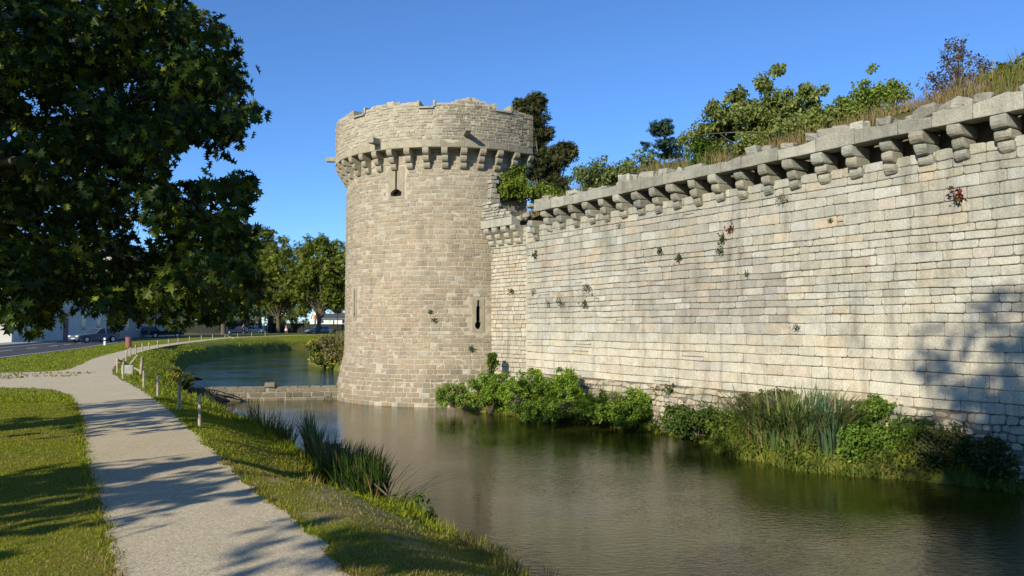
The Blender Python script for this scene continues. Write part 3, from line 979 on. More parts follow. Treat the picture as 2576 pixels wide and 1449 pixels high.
# arrow slits: dressed surround with a recess, blacked out part way in
for k, (ph, a0, a1, hw, (b0, b1, bw, kd)) in enumerate(SLITS):
    ol = [(-hw, a1), (hw, a1), (hw, a0 + 0.02)]
    if kd == "fan":
        ol += [(bw * 0.55, b1 - 0.03), (bw, b1 - 0.13), (bw * 0.93, b0 + 0.02), (0, b0 - 0.0), (-bw * 0.93, b0 + 0.02), (-bw, b1 - 0.13), (-bw * 0.55, b1 - 0.03)]
    else:
        cz = (b0 + b1) / 2; rr = (b1 - b0) / 2
        ww = hw * 1.5 if k == 1 else hw
        if k == 1: ol = [(-0.055, a1), (0.055, a1), (0.06, a1 - 0.25), (0.1, a1 - 0.34), (0.105, b1)]
        for q in range(0, 11):
            an = R(60 - q * 30)
            if an < R(-240): break
            ol.append((bw * math.cos(an), cz + rr * math.sin(an)))
        if k == 1: ol += [(-0.105, b1), (-0.1, a1 - 0.34), (-0.06, a1 - 0.25)]
    ol += [] if k == 1 else [(-hw, a0 + 0.02)]
    x0, x1_, z0, z1_ = -bw - 0.12, bw + 0.12, b0 - 0.12, a1 + 0.1
    def P3(x, z, d): return body_pt(ph * RB + x, z, d)
    b = bmesh.new()
    def loopv(pts, d): return [b.verts.new(P3(x, z, d)) for x, z in pts]
    n = len(ol)
    # outer frame points chosen radially around the opening's own outline
    fr = []
    cxm, czm = 0.0, (z0 + z1_) / 2
    for (x, z) in ol:
        if z > a0 and abs(x) <= hw + 0.06: fr.append((x1_ if x > 0 else x0, z if z < a1 - 0.01 else z1_))
        else:
            fr.append((x1_ if x > 0.01 else (x0 if x < -0.01 else 0.0), max(z0, min(z, z1_)) if z > b0 + 0.05 else z0))
    o1 = loopv(fr, 0.024); o2 = loopv(ol, 0.024); o3 = loopv(ol, -0.55); o0 = loopv(fr, -0.03)
    for i in range(n):
        i2 = (i + 1) % n
        for A, Bb in ((o0, o1), (o1, o2), (o2, o3)):
            try: b.faces.new((A[i], A[i2], Bb[i2], Bb[i]))
            except ValueError: pass
    try: b.faces.new(o3)
    except ValueError: pass
    m2 = MB(); 
    nb = len(b.faces)
    m2.bm(b, (0.33, 0.285, 0.215))
    # a near-black sheet across the recess stands in for its unlit depth
    so = m2.build("arrow_slit", M_TOWER, tower)
    vd = MB()
    vd.add([P3(x, z, -0.22) for x, z in ol], [tuple(range(n))])
    vd.build("slit_shade_sheet", M_DARK, so)
# corbels
CT = [corbel_mesh("corbel", (0.55, 0.38, 0.2), (0.31, 0.3, 0.29), 0.29, 0.018, 0.008, sd, (0.335, 0.295, 0.225)) for sd in (11, 12, 13)]
for me in CT: me.materials.append(M_TOWER)
ang = dphi(1332, 5.6) - 8.7 * 19
k = 0
while ang < dphi(1336, 5.6):
    o = bpy.data.objects.new("corbel", CT[k % 3]); COL.objects.link(o); o.parent = tower
    o.matrix_parent_inverse = Matrix.Translation(tower.location).inverted()
    a = PH0 + R(ang)
    o.location = tow(R(ang), 9.595, RB)
    o.rotation_euler = (0, 0, a - math.pi / 2)
    o["label"] = "stack of three stepped corbel stones carrying the parapet"
    ang += 8.7; k += 1
# parapet
DZ0 = 9.6
D0, D1 = -175.0, dphi(1342)
CREN = [(-112, -103.5), (dphi(890.5), dphi(915.5)), (dphi(1053), dphi(1087.7)), (dphi(1247.4), dphi(1283.5))]
def dtop(p):
    for a, b in CREN:
        if a < p < b: return 11.36
    pq = math.floor(p / 6.5) * 6.5
    t = 11.65 + 0.035 * math.sin(pq * 0.31) + 0.03 * math.sin(pq * 1.13)
    if 2 < p < 16: t += 0.10
    if 5 < p < 11: t += 0.06
    if -30 < p < -23: t += 0.07
    if p > 29: t -= 0.12
    if p > 37: t -= 0.06
    return t
def drum_pt(s, z, d):
    return tow(s / RD, z, RD + d)
def drum_col(s, z, r_):
    p = math.degrees(s / RD)
    c = lerp3((0.42, 0.37, 0.285), (0.36, 0.32, 0.255), r_.random())
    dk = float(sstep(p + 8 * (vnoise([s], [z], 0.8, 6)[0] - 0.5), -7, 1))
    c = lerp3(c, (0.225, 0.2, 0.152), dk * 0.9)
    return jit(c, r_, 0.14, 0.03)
mb = MB()
# ring course of long blocks
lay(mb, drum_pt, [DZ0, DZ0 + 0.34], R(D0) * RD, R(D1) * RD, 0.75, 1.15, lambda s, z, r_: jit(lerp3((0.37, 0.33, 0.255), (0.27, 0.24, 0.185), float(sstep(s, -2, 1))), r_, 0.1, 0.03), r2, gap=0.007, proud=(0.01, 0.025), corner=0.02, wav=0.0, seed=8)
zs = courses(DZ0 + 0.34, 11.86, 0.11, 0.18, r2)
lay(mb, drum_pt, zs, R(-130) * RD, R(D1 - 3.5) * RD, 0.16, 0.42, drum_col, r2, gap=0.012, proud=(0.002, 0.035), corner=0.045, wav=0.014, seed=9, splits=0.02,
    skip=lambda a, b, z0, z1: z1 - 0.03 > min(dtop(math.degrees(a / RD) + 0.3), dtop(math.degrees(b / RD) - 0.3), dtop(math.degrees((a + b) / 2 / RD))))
zs = courses(DZ0 + 0.34, 11.45, 0.22, 0.28, r2)
for i in range(len(zs) - 1):
    lay(mb, drum_pt, zs[i:i + 2], R(D1 - 3.5 - (2.0 if i % 2 else 0)) * RD, R(D1) * RD, 0.5, 0.8, lambda s, z, r_: jit(lerp3((0.3, 0.26, 0.19), (0.42, 0.27, 0.08), max(0, r_.random() - 0.45)), r_, 0.12, 0.04), r2, gap=0.01, proud=(0.03, 0.045), corner=0.03, wav=0.0, seed=30 + i)
mb.build("parapet_masonry", M_DRUM, tower)
mb = MB()
st = 0.6
p = D0
prev = None
while p < D1 - 0.01:
    q = min(p + st, D1)
    t = dtop((p + q) / 2) - 0.015
    V = [tow(R(p), DZ0, RD), tow(R(q), DZ0, RD), tow(R(q), t, RD), tow(R(p), t, RD), tow(R(p), DZ0, RD - 0.64), tow(R(q), DZ0, RD - 0.64), tow(R(q), t, RD - 0.64), tow(R(p), t, RD - 0.64)]
    Fc = [(0, 1, 2, 3), (3, 2, 6, 7), (5, 4, 7, 6), (1, 0, 4, 5)]
    if prev is None or abs(prev - t) > 0.005: Fc.append((0, 3, 7, 4))
    nt_ = dtop((q + min(q + st, D1)) / 2) - 0.015 if q < D1 - 0.01 else None
    if nt_ is None or abs(nt_ - t) > 0.005: Fc.append((1, 5, 6, 2))
    mb.add(V, Fc, (0.33, 0.29, 0.22))
    prev = t
    p = q
mb.build("parapet_core", M_MORT_TOWER, tower)
# crenel sills and jamb slabs
for a, b in CREN:
    m2 = MB()
    mid_ = (a + b) / 2
    def blk(p0, p1, z0, z1, r0, r1_):
        n = 5
        V = []
        for i in range(n + 1):
            pp = p0 + (p1 - p0) * i / n
            V += [tow(R(pp), z0, r0), tow(R(pp), z0, r1_), tow(R(pp), z1, r1_), tow(R(pp), z1, r0)]
        Fc = []
        for i in range(n):
            for k_ in range(4):
                k2 = (k_ + 1) % 4
                Fc.append((i * 4 + k_, i * 4 + k2, (i + 1) * 4 + k2, (i + 1) * 4 + k_)[::-1])
        Fc += [(0, 1, 2, 3), (n * 4 + 3, n * 4 + 2, n * 4 + 1, n * 4)]
        m2.add(V, Fc, jit((0.36, 0.33, 0.265), rng, 0.08, 0.03))
    blk(a - 0.2, b + 0.2, 11.33, 11.41, RD - 0.5, RD + 0.10)
    blk(a - 1.0, a + 0.05, 11.415, 11.70, RD - 0.4, RD + 0.06)
    blk(b - 0.05, b + 1.0, 11.415, 11.69, RD - 0.4, RD + 0.06)
    m2.build("crenel_frame", M_DRUM, tower)
# stone water spouts
for ph_, z_, L_, w_, h_ in ((dphi(934.4, 6.2), 9.98, 0.52, 0.34, 0.26), (dphi(1176.5, 6.4), 10.16, 0.75, 0.3, 0.2), (-94, 10.2, 0.62, 0.3, 0.22)):
    b = rounded_box(w_, L_ + 0.3, h_, 0.03, 2, 0.015, int(z_ * 10))
    if z_ == 10.16:
        for v in b.verts:
            if v.co.y > 0 and v.co.z < 0: v.co.z += 0.10; v.co.x *= 0.8
    m2 = MB()
    m2.bm(b, (0.34, 0.31, 0.25), Matrix.Translation(tow(R(ph_), z_, RD + L_ / 2 - 0.15)) @ Matrix.Rotation(PH0 + R(ph_) - math.pi / 2, 4, 'Z'))
    m2.build("water_spout", M_DRUM, tower)
# broken toothing where a higher wall once met the tower
m2 = MB()
z_ = 7.0; i = 0
while z_ < 8.45:
    h = rng.uniform(0.13, 0.24)
    L = rng.uniform(0.22, 0.5)
    b = rounded_box(L, 0.55, h - 0.015, 0.03, 2, 0.04, i, 1)
    p = tow(R(20.0) + L * 0.05, z_ + h / 2, RB + 0.02)
    m2.bm(b, jit((0.34, 0.31, 0.25), rng, 0.12, 0.03), Matrix.Translation(p) @ Matrix.Rotation(PH0 + R(23) + math.pi / 2, 4, 'Z'))
    z_ += h; i += 1
m2.build("broken_toothing", M_COPING, tower)

# ---- weir wall across the moat
DA, DB = Vector((-16.6, 37.99, 0)), Vector((-7.6, 39.45, 0))
DT = (DB - DA).normalized(); DN = Vector((DT.y, -DT.x, 0))
weir = empty("stone_weir", ((DA + DB) / 2).to_tuple(), 0, "low wall of dark square granite blocks damming the moat beside the tower", "weir")
mb = MB()
dl = (DB - DA).length
def dam_pt(s, z, d):
    p = DA + DT * s + DN * (d + 0.30)
    return (p.x, p.y, z)
lay(mb, dam_pt, [-2.3, -1.83, -1.57, -1.36], 0, dl, 0.3, 0.72, lambda s, z, r_: jit(lerp3((0.15, 0.125, 0.085), (0.24, 0.2, 0.145), r_.random()), r_, 0.15, 0.05), r2, gap=0.018, proud=(0.0, 0.035), corner=0.035, wav=0.008, seed=12)
mb.build("block_facing", M_DAM, weir)
mb = MB()
mb.add([dam_pt(0, -2.4, 0), dam_pt(dl, -2.4, 0), dam_pt(dl, -1.38, 0), dam_pt(0, -1.38, 0), dam_pt(dl, -1.38, -0.6), dam_pt(0, -1.38, -0.6), dam_pt(dl, -2.4, -0.6), dam_pt(0, -2.4, -0.6)], [(0, 1, 2, 3), (3, 2, 4, 5), (5, 4, 6, 7)])
mb.build("weir_core", plain_mat("pale_pointing", (0.3, 0.26, 0.2), 0.95, 0.1), weir)
s_ = 0.0; m2 = MB()
while s_ < dl - 0.1:
    L = min(rng.uniform(0.35, 0.8), dl - s_)
    b = rounded_box(L - 0.02, 0.62, 0.07, 0.015, 1, 0.012, int(s_ * 9))
    p = DA + DT * (s_ + L / 2)
    m2.bm(b, jit((0.24, 0.205, 0.15), rng, 0.12, 0.04), Matrix.Translation((p.x, p.y, -1.345)) @ Matrix.Rotation(math.atan2(DT.y, DT.x), 4, 'Z'))
    s_ += L
m2.build("cap_stones", M_DAM, weir)
p = at_y(683, 976, 38.7)
m2 = MB(); m2.bm(rounded_box(0.5, 0.4, 0.22, 0.04, 2, 0.04, 5, 1), (0.2, 0.18, 0.15), Matrix.Translation((p.x, p.y - 0.1, -1.22)))
tag(m2.build("loose_block", M_DAM), "loose dark stone block lying on top of the weir", "stone block")

# ---- earth terrace behind the wall
tv = []
SS = np.linspace(S_NEAR - 4, 46, 110)
DD = [0.02, -0.35, -0.9, -1.6, -2.6, -4.0, -6.0, -9.0]
ZZ = [6.74, 6.94, 7.14, 7.32, 7.46, 7.5, 7.4, 7.0]
for i, s in enumerate(SS):
    drop = 0.0
    if s > 37: drop = min(0.55, (s - 37) * 0.16)
    rise = 0.35 * sstep(s, 30, 18)
    for d, z in zip(DD, ZZ):
        n = float(vnoise([s], [d], 1.4, 8)[0] - 0.5)
        zed = z - drop + (n * 0.35 + float(rise)) * min(1, -d / 0.9 + 0.1)
        tv.append(wall_pt(s, zed, d))
nd_ = len(DD)
idx = np.arange(len(SS) * nd_).reshape(len(SS), nd_)
q = np.stack([idx[:-1, :-1].ravel(), idx[1:, :-1].ravel(), idx[1:, 1:].ravel(), idx[:-1, 1:].ravel()], 1)
me = mesh_np("terrace", tv, [q], smooth=True)
terr = link("terrace", me, plain_mat("terrace_soil", (0.1, 0.085, 0.04), 0.95, 0.1, 0.35, 3.0))
tag(terr, "overgrown earth terrace on top of the rampart", "terrace", kind="structure")
def terr_z(s, d):
    drop = min(0.55, max(0.0, (s - 37) * 0.16))
    rise = 0.35 * float(sstep(s, 30, 18))
    z = float(np.interp(-d, [-x for x in DD], ZZ))
    return z - drop + rise * min(1, -d / 0.9 + 0.1)

# ------------------------------------------------------------------ foliage builders
T_OVAL = (np.array([(0, 0, 0), (.26, .3, .07), (.24, .68, .06), (0, 1, 0), (-.24, .68, .06), (-.26, .3, .07), (0, .5, -.02)]), [np.array([[0, 1, 6], [1, 2, 6], [2, 3, 6], [3, 4, 6], [4, 5, 6], [5, 0, 6]])])
T_DIA = (np.array([(0, 0, 0), (.33, .45, .05), (0, 1, -.05), (-.33, .45, .05)]), [np.array([[0, 1, 2, 3]])])
_half = [(0, 0), (.07, .10), (.42, .12), (.13, .27), (.30, .34), (.56, .42), (.17, .5), (.26, .62), (.42, .80), (.12, .76), (0, 1.0)]
_v = [(x, y, abs(x) * 0.28 - 0.12 * y * y) for x, y in _half] + [(-x, y, abs(x) * 0.28 - 0.12 * y * y) for x, y in _half[1:-1]]
_nh = len(_half)
T_OAK = (np.array(_v), [np.array([list(range(_nh))]), np.array([[0, _nh - 1] + list(range(2 * _nh - 3, _nh - 1, -1))])])
# a spray of five small leaves, for foliage seen from afar
_sp = []; _sf = []
for k_, (ox, oy, an, sc_) in enumerate(((0, 0, 0.0, .55), (.12, .25, -0.9, .5), (-.12, .3, 0.9, .5), (.05, .5, -0.4, .5), (-.04, .45, 0.5, .45))):
    ca, sa = math.cos(an), math.sin(an)
    for (x, y, z) in ((0, 0, 0), (.3, .45, .06), (0, 1, -.05), (-.3, .45, .06)):
        _sp.append((ox + (x * ca - y * sa) * sc_, oy + (x * sa + y * ca) * sc_, z * sc_ + 0.05 * k_ - 0.1))
    _sf.append([4 * k_, 4 * k_ + 1, 4 * k_ + 2, 4 * k_ + 3])
T_SPRAY = (np.array(_sp), [np.array(_sf)])

def leaf_cloud(pos, size, tmpl, col, up=0.6, outward=None, rs=nr, droop=0.0):
    """pos (n,3), size (n,) -> V, polys, C"""
    n = len(pos)
    nrm = rs.normal(size=(n, 3)); nrm /= np.linalg.norm(nrm, axis=1)[:, None]
    nrm[:, 2] = nrm[:, 2] * (1 - up) + up
    if outward is not None: nrm += outward * 0.6
    nrm /= np.linalg.norm(nrm, axis=1)[:, None]
    t = rs.normal(size=(n, 3)); t[:, 2] -= droop
    y = t - (t * nrm).sum(1)[:, None] * nrm
    y /= np.linalg.norm(y, axis=1)[:, None]
    x = np.cross(y, nrm)
    T, P = tmpl
    V = pos[:, None, :] + size[:, None, None] * (T[None, :, 0, None] * x[:, None, :] + T[None, :, 1, None] * y[:, None, :] + T[None, :, 2, None] * nrm[:, None, :])
    k = len(T)
    off = (np.arange(n) * k)
    polys = [(p[None, :, :] + off[:, None, None]).reshape(-1, p.shape[1]) for p in P]
    return V.reshape(-1, 3), polys, np.repeat(col, k, axis=0)

def leaf_cols(n, base, alt, var=0.25, altfrac=0.3, rs=nr, clump=None):
    t = (rs.rand(n) < altfrac) * rs.rand(n)
    c = np.array(base)[None] * (1 - t[:, None]) + np.array(alt)[None] * t[:, None]
    k = 1 + (rs.rand(n) - 0.5) * 2 * var
    if clump is not None: k = k * clump
    return c * k[:, None]

def clumps(center, radii, n, rs=nr, shell=0.55, zmin=-1.0):
    P = []
    while len(P) < n:
        v = rs.normal(size=3); v /= np.linalg.norm(v)
        if v[2] < zmin: continue
        r_ = (shell + (1 - shell) * rs.rand())
        P.append(v * r_)
    return np.array(center)[None] + np.array(P) * np.array(radii)[None]

def fill(cl, rad, per, rs=nr, flat=0.75):
    """leaf positions round the clump centres"""
    out, ow, ci = [], [], []
    for i, c in enumerate(cl):
        r_ = rad[i] if hasattr(rad, "__len__") else rad
        v = rs.normal(size=(per, 3)); v /= np.linalg.norm(v, axis=1)[:, None]
        q = v * (rs.rand(per) ** 0.45)[:, None] * r_ * (0.7 + 0.6 * rs.rand())
        q[:, 2] *= flat
        out.append(c + q); ow.append(v); ci.append(np.full(per, i))
    return np.concatenate(out), np.concatenate(ow), np.concatenate(ci)

def foliage(name, cl, rad, per, size, tmpl, base, alt, mat, parent, var=0.25, altfrac=0.35, up=0.5, flat=0.75, rs=nr, clumpvar=0.2, droop=0.3, cull=None):
    pos, ow, ci = fill(cl, rad, per, rs, flat)
    if cull is not None:
        k = cull(pos); pos, ow, ci = pos[k], ow[k], ci[k]
    cv = 1 + (rs.rand(len(cl)) - 0.5) * 2 * clumpvar
    col = leaf_cols(len(pos), base, alt, var, altfrac, rs, cv[ci])
    sz = size * (0.7 + 0.6 * rs.rand(len(pos)))
    V, P, C = leaf_cloud(pos, sz, tmpl, col, up, ow, rs, droop)
    return link(name, mesh_np(name, V, P, C), mat, parent)

def limb_path(a, b, r_, sag=0.1, n=6, wob=0.12):
    a, b = Vector(a), Vector(b)
    L = (b - a).length
    off = [Vector((r_.uniform(-1, 1), r_.uniform(-1, 1), r_.uniform(-1, 1))) * wob * L * 0.5 for _ in range(2)]
    pts = []
    for i in range(n + 1):
        t = i / n
        p = a.lerp(b, t) + off[0] * math.sin(math.pi * t) * 0.5 + off[1] * math.sin(2 * math.pi * t) * 0.25
        p.z += sag * L * math.sin(math.pi * t)
        pts.append(p)
    return pts

def blades(pos, L, W, lean, az, rs=nr, segs=(0, .4, .75, 1.0), droop=0.25):
    n = len(pos)
    ld = np.stack([np.cos(az), np.sin(az), np.zeros(n)], 1)
    fa = az + math.pi / 2 + (rs.rand(n) - 0.5) * 1.2
    wd = np.stack([np.cos(fa), np.sin(fa), np.zeros(n)], 1)
    rows = []
    for t in segs:
        c = pos + ld * (L * lean * t * t)[:, None]
        c[:, 2] += L * t * (1 - droop * np.clip(lean, 0, 1.5) * t * t)
        w = W * (1 - t ** 2.2) * 0.5
        if t < 1: rows += [c - wd * w[:, None], c + wd * w[:, None]]
        else: rows.append(c)
    V = np.stack(rows, 1)
    k = V.shape[1]
    off = np.arange(n) * k
    m = len(segs) - 1
    qd = [[2 * i, 2 * i + 1, 2 * i + 3, 2 * i + 2] for i in range(m - 1)]
    polys = []
    if qd: polys.append((np.array(qd)[None] + off[:, None, None]).reshape(-1, 4))
    polys.append((np.array([[2 * m - 2, 2 * m - 1, 2 * m]])[None] + off[:, None, None]).reshape(-1, 3))
    return V.reshape(-1, 3), polys, k

def blade_obj(name, pos, L, W, lean, az, base, alt, mat, parent=None, var=0.25, altfrac=0.4, rs=nr, segs=(0, .4, .75, 1.0), droop=0.25):
    V, P, k = blades(pos, L, W, lean, az, rs, segs, droop)
    col = leaf_cols(len(pos), base, alt, var, altfrac, rs)
    return link(name, mesh_np(name, V, P, np.repeat(col, k, axis=0)), mat, parent)

# ------------------------------------------------------------------ the big oak at the left
OAK_T = Vector((-9.8, 10.2, 0))
oak = empty("oak_tree", OAK_T.to_tuple(), 0, "large dark red oak with spiky leaves hanging over the lawn and path", "tree")
OUT = [(-60, -40), (440, -40), (520, 20), (590, 80), (602, 140), (608, 200), (640, 290), (606, 345), (545, 395), (480, 385), (436, 405), (452, 470), (512, 412), (556, 452), (632, 432), (640, 492), (622, 560), (640, 620), (655, 690), (650, 760), (560, 812), (480, 815), (400, 812), (330, 846), (262, 832), (200, 800), (150, 838), (70, 858), (0, 835), (-60, 820)]
GAPS = [(60, 250, 34, 18), (165, 285, 36, 14), (80, 548, 30, 12), (390, 590, 24, 12), (330, 575, 16, 10)]
OP = np.array(OUT, float)
r3 = np.random.RandomState(3)
cl = []
tries = 0
while len(cl) < 470 and tries < 60000:
    tries += 1
    x, y = r3.uniform(-60, 660), r3.uniform(-40, 865)
    sd = poly_sd([(x, y)], OP)[0]
    if sd > -16: continue
    dep = r3.uniform(8.2, 12.4)
    rad_ = min(0.46, max(0.12, -sd * dep / F * 0.85)) * r3.uniform(0.7, 1.0)
    rp = rad_ * F / dep * 0.42
    if any(((x - a) / (rx + rp)) ** 2 + ((y - b) / (ry + rp)) ** 2 < 1 for a, b, rx, ry in GAPS): continue
    p = at_y(x, y, dep)
    if p.z < 0.9: continue
    cl.append((p.x, p.y, p.z, rad_))
for a, b in zip(OUT[2:22], OUT[3:23]):
    a, b = np.array(a, float), np.array(b, float)
    if 425 < (a[0] + b[0]) / 2 < 540 and 380 < (a[1] + b[1]) / 2 < 480: continue
    L_ = np.linalg.norm(b - a); nrm2 = np.array([(b - a)[1], -(b - a)[0]]) / L_
    for k_ in range(max(2, int(L_ / 13))):
        q = a + (b - a) * r3.rand() + nrm2 * r3.uniform(-34, -8)
        dep = r3.uniform(8.6, 11.5)
        p = at_y(q[0], q[1], dep)
        cl.append((p.x, p.y, p.z, r3.uniform(0.09, 0.19)))
cl = np.array(cl)
# the rest of the crown, out of frame to the left and above
extra = clumps((OAK_T.x - 0.5, OAK_T.y, 6.8), (5.6, 5.4, 5.0), 110, r3, 0.35)
extra = np.concatenate([extra, clumps((OAK_T.x + 1.8, OAK_T.y - 0.2, 4.6), (1.8, 3.0, 2.6), 70, r3, 0.1)])
extra = np.array([p for p in extra if not (p[1] > 3 and abs(p[0]) < 0.66 * p[1] and p[2] < EYE + 0.44 * p[1])])
extra = np.array([p for p in extra if 2.2 < p[2] < 8.6])
def oak_leaves(C, rads, per, sz, seed, name="crown"):
    rs = np.random.RandomState(seed)
    pos, ow, ci = fill(C, rads, per, rs, 0.7)
    cv = 1 + (rs.rand(len(C)) - 0.5) * 0.5
    col = leaf_cols(len(pos), (0.026, 0.047, 0.008), (0.19, 0.215, 0.02), 0.3, 0.38, rs, cv[ci])  # deep crown shade and sunlit flecks are put into these two greens
    s_ = sz * (0.5 + 0.85 * rs.rand(len(pos)))
    V, P, Cc = leaf_cloud(pos, s_, T_OAK, col, 0.45, ow, rs, 0.9)
    return V, P, Cc
big = cl[:, 3] >= 0.2
VA, PA, CA = oak_leaves(cl[big, :3], cl[big, 3], 60, 0.118, 5)
VS, PS, CS = oak_leaves(cl[~big, :3], cl[~big, 3] * 1.15, 15, 0.125, 9)
PA = [np.concatenate([PA[i], PS[i] + len(VA)]) for i in range(len(PA))]
VA = np.concatenate([VA, VS]); CA = np.concatenate([CA, CS])
VB, PB, CB = oak_leaves(extra, np.full(len(extra), 1.15), 55, 0.27, 6)
nA = len(VA)
polys = [np.concatenate([PA[i], PB[i] + nA]) for i in range(len(PA))]
link("crown", mesh_np("crown", np.concatenate([VA, VB]), polys, np.concatenate([CA, CB])), M_OAKLEAF, oak)
r4 = random.Random(8)
mt = MB()
mt.tube([OAK_T + Vector((0, 0, -0.2)), OAK_T + Vector((0, 0, 0.35)), OAK_T + Vector((0.05, 0.02, 2.4)), OAK_T + Vector((0.1, 0.0, 4.6)), OAK_T + Vector((0.1, 0.1, 7.5)), OAK_T + Vector((0.2, 0, 10.5))], [0.5, 0.36, 0.3, 0.24, 0.15, 0.05], 12)
mt.build("trunk", M_BARK_GREY, oak, True)
mt = MB()
tips = []
for (x, y, dep, r0, hb) in ((100, 398, 9.2, 0.085, 3.2), (330, 470, 9.8, 0.06, 3.6), (490, 560, 10.0, 0.045, 3.0), (300, 640, 9.6, 0.05, 2.6), (560, 690, 10.4, 0.045, 2.4), (430, 200, 9.8, 0.06, 5.2), (560, 230, 10.2, 0.05, 5.6), (250, 90, 9.5, 0.07, 6.0), (110, 710, 9.0, 0.04, 2.4), (200, 300, 10.8, 0.05, 4.2), (60, 560, 9.4, 0.05, 2.9), (480, 40, 10.2, 0.05, 6.8)):
    b = at_y(x, y, dep)
    pts = limb_path(OAK_T + Vector((0.08, 0, hb)), b, r4, 0.04, 8, 0.14)
    mt.tube(pts, [r0 * 1.6 * (1 - 0.75 * i / 8) + 0.008 for i in range(9)], 7)
    tips += pts[3:]
tp = np.array([tuple(p) for p in tips])
for c in cl:
    d = np.linalg.norm(tp - c[None, :3], axis=1)
    j = int(np.argmin(d))
    if d[j] < 0.8:
        pts = limb_path(tp[j], c[:3], r4, 0.03, 4, 0.2)
        mt.tube(pts, [0.016, 0.013, 0.011, 0.008, 0.005], 4, cap=False)
mt.build("limbs", M_BARK_GREY, oak, True)

# trees behind the viewpoint whose shadows fall across the scene
def shade_tree(name, base, cz, rad3, ncl, seed, label, per=60, sz=0.3, crad=0.9, low=None):
    rs = np.random.RandomState(seed)
    t = empty(name, (base[0], base[1], 0), 0, label, "tree")
    m = MB()
    m.tube([(base[0], base[1], -0.2), (base[0] + 0.1, base[1], cz * 0.5), (base[0], base[1] + 0.1, cz + rad3[2] * 0.6)], [0.3, 0.22, 0.06], 8)
    m.build("trunk", M_BARK, t, True)
    c = clumps((base[0], base[1], cz), rad3, ncl, rs, 0.3)
    if low: c = np.concatenate([c, clumps(low[0], low[1], low[2], rs, 0.3)])
    pos, ow, ci = fill(c, crad, per, rs, 0.55)
    col = leaf_cols(len(pos), (0.045, 0.08, 0.015), (0.09, 0.12, 0.02), 0.3, 0.3, rs)
    V, P, C = leaf_cloud(pos, sz * (0.7 + 0.6 * rs.rand(len(pos))), T_DIA, col, 0.5, ow, rs, 0.5)
    link("crown", mesh_np("crown", V, P, C), M_FARLEAF, t)
    return t
shade_tree("shade_tree", (-9.3, 1.0), 8.3, (3.8, 3.4, 2.7), 46, 41, "broad leafy tree standing beside the oak, behind the viewpoint", low=((-8.9, 1.2, 3.6), (1.5, 1.2, 0.9), 9))
shade_tree("shade_tree", (-3.9, -8.2), 11.4, (3.7, 3.7, 6.3), 200, 42, "tall leafy tree whose shadow falls on the right end of the rampart")
shade_tree("shade_tree", (-6.6, -4.6), 6.3, (2.0, 2.0, 1.6), 16, 43, "small leafy tree shading the near grass bank", 50, 0.26, 0.7)

# ------------------------------------------------------------------ bushes and plants
def plant(name, loc, label, cat, group=None):
    return empty(name, tuple(loc), 0, label, cat, group)

def stems(m, base, tips, r0, r_, n=4, wob=0.15, seg=5):
    for t in tips:
        m.tube(limb_path(base + Vector((r_.uniform(-.1, .1), r_.uniform(-.1, .1), 0)), t, r_, 0.05, n, wob), [r0 * (1 - 0.8 * i / n) + 0.004 for i in range(n + 1)], seg, cap=False)

def bush(name, label, blobs, base, ncl, crad, per, size, col, alt, seed, cat="bush", tmpl=T_OVAL, up=0.4, stem_r=0.03, mat=None, shell=0.35, group=None, droop=0.3, flat=0.8, altfrac=0.4, var=0.28, nst=10, clumpvar=0.25):
    """blobs: list of (centre, radii)"""
    rs = np.random.RandomState(seed); r_ = random.Random(seed)
    t = plant(name, base, label, cat, group)
    cs = []
    tot = sum(b[1][0] * b[1][1] * b[1][2] for b in blobs)
    for c, rd in blobs:
        k = max(3, int(ncl * (rd[0] * rd[1] * rd[2]) / tot))
        cs.append(clumps(c, rd, k, rs, shell))
    cs = np.concatenate(cs)
    foliage("foliage", cs, crad, per, size, tmpl, col, alt, mat or M_LEAF, t, var, altfrac, up, flat, rs, clumpvar, droop)
    m = MB()
    pick = [Vector(cs[i]) for i in rs.choice(len(cs), min(nst, len(cs)), replace=False)]
    stems(m, Vector(base), pick, stem_r, r_)
    m.build("stem", M_BARK, t, True)
    return t

def V3(x, y, dep): return at_y(x, y, dep)
def blob(x, y, dep, rx, ry, rdep=None):
    """picture centre and half sizes in the working frame -> a world ellipsoid at that distance"""
    c = at_y(x, y, dep)
    k = dep / F
    return ((c.x, c.y, c.z), (rx * k, (rdep if rdep else max(rx, ry) * k * 0.8), ry * k))

# -- on top of the rampart
bush("cherry_shrub", "large drooping olive green shrub with bare grey limbs on the rampart top", [blob(1880, 295, 26, 105, 66), blob(1985, 290, 25.5, 95, 60), blob(1800, 335, 26.6, 55, 50), blob(1930, 215, 26, 38, 38), blob(2060, 295, 24.8, 50, 45), blob(1850, 240, 26, 40, 25), blob(2025, 220, 25, 30, 28), blob(1955, 180, 26, 10, 22), blob(1790, 280, 26.4, 30, 20), blob(2065, 235, 24.8, 25, 18), blob(1760, 330, 26.8, 24, 24)], at_y(1900, 400, 26), 230, 0.24, 78, 0.125, (0.155, 0.19, 0.05), (0.26, 0.27, 0.09), 101, "shrub", T_OVAL, 0.25, 0.028, shell=0.15, droop=1.2, nst=26, altfrac=0.5)
bush("leafy_shrub", "upright bright green shrub right of the large drooping shrub on the rampart", [blob(2215, 252, 22.2, 70, 56), blob(2185, 205, 22.2, 14, 38), blob(2140, 270, 22.5, 60, 44), blob(2245, 225, 22, 36, 30)], at_y(2215, 330, 22.2), 90, 0.2, 80, 0.085, (0.16, 0.22, 0.04), (0.25, 0.3, 0.06), 102, "shrub", droop=0.5)
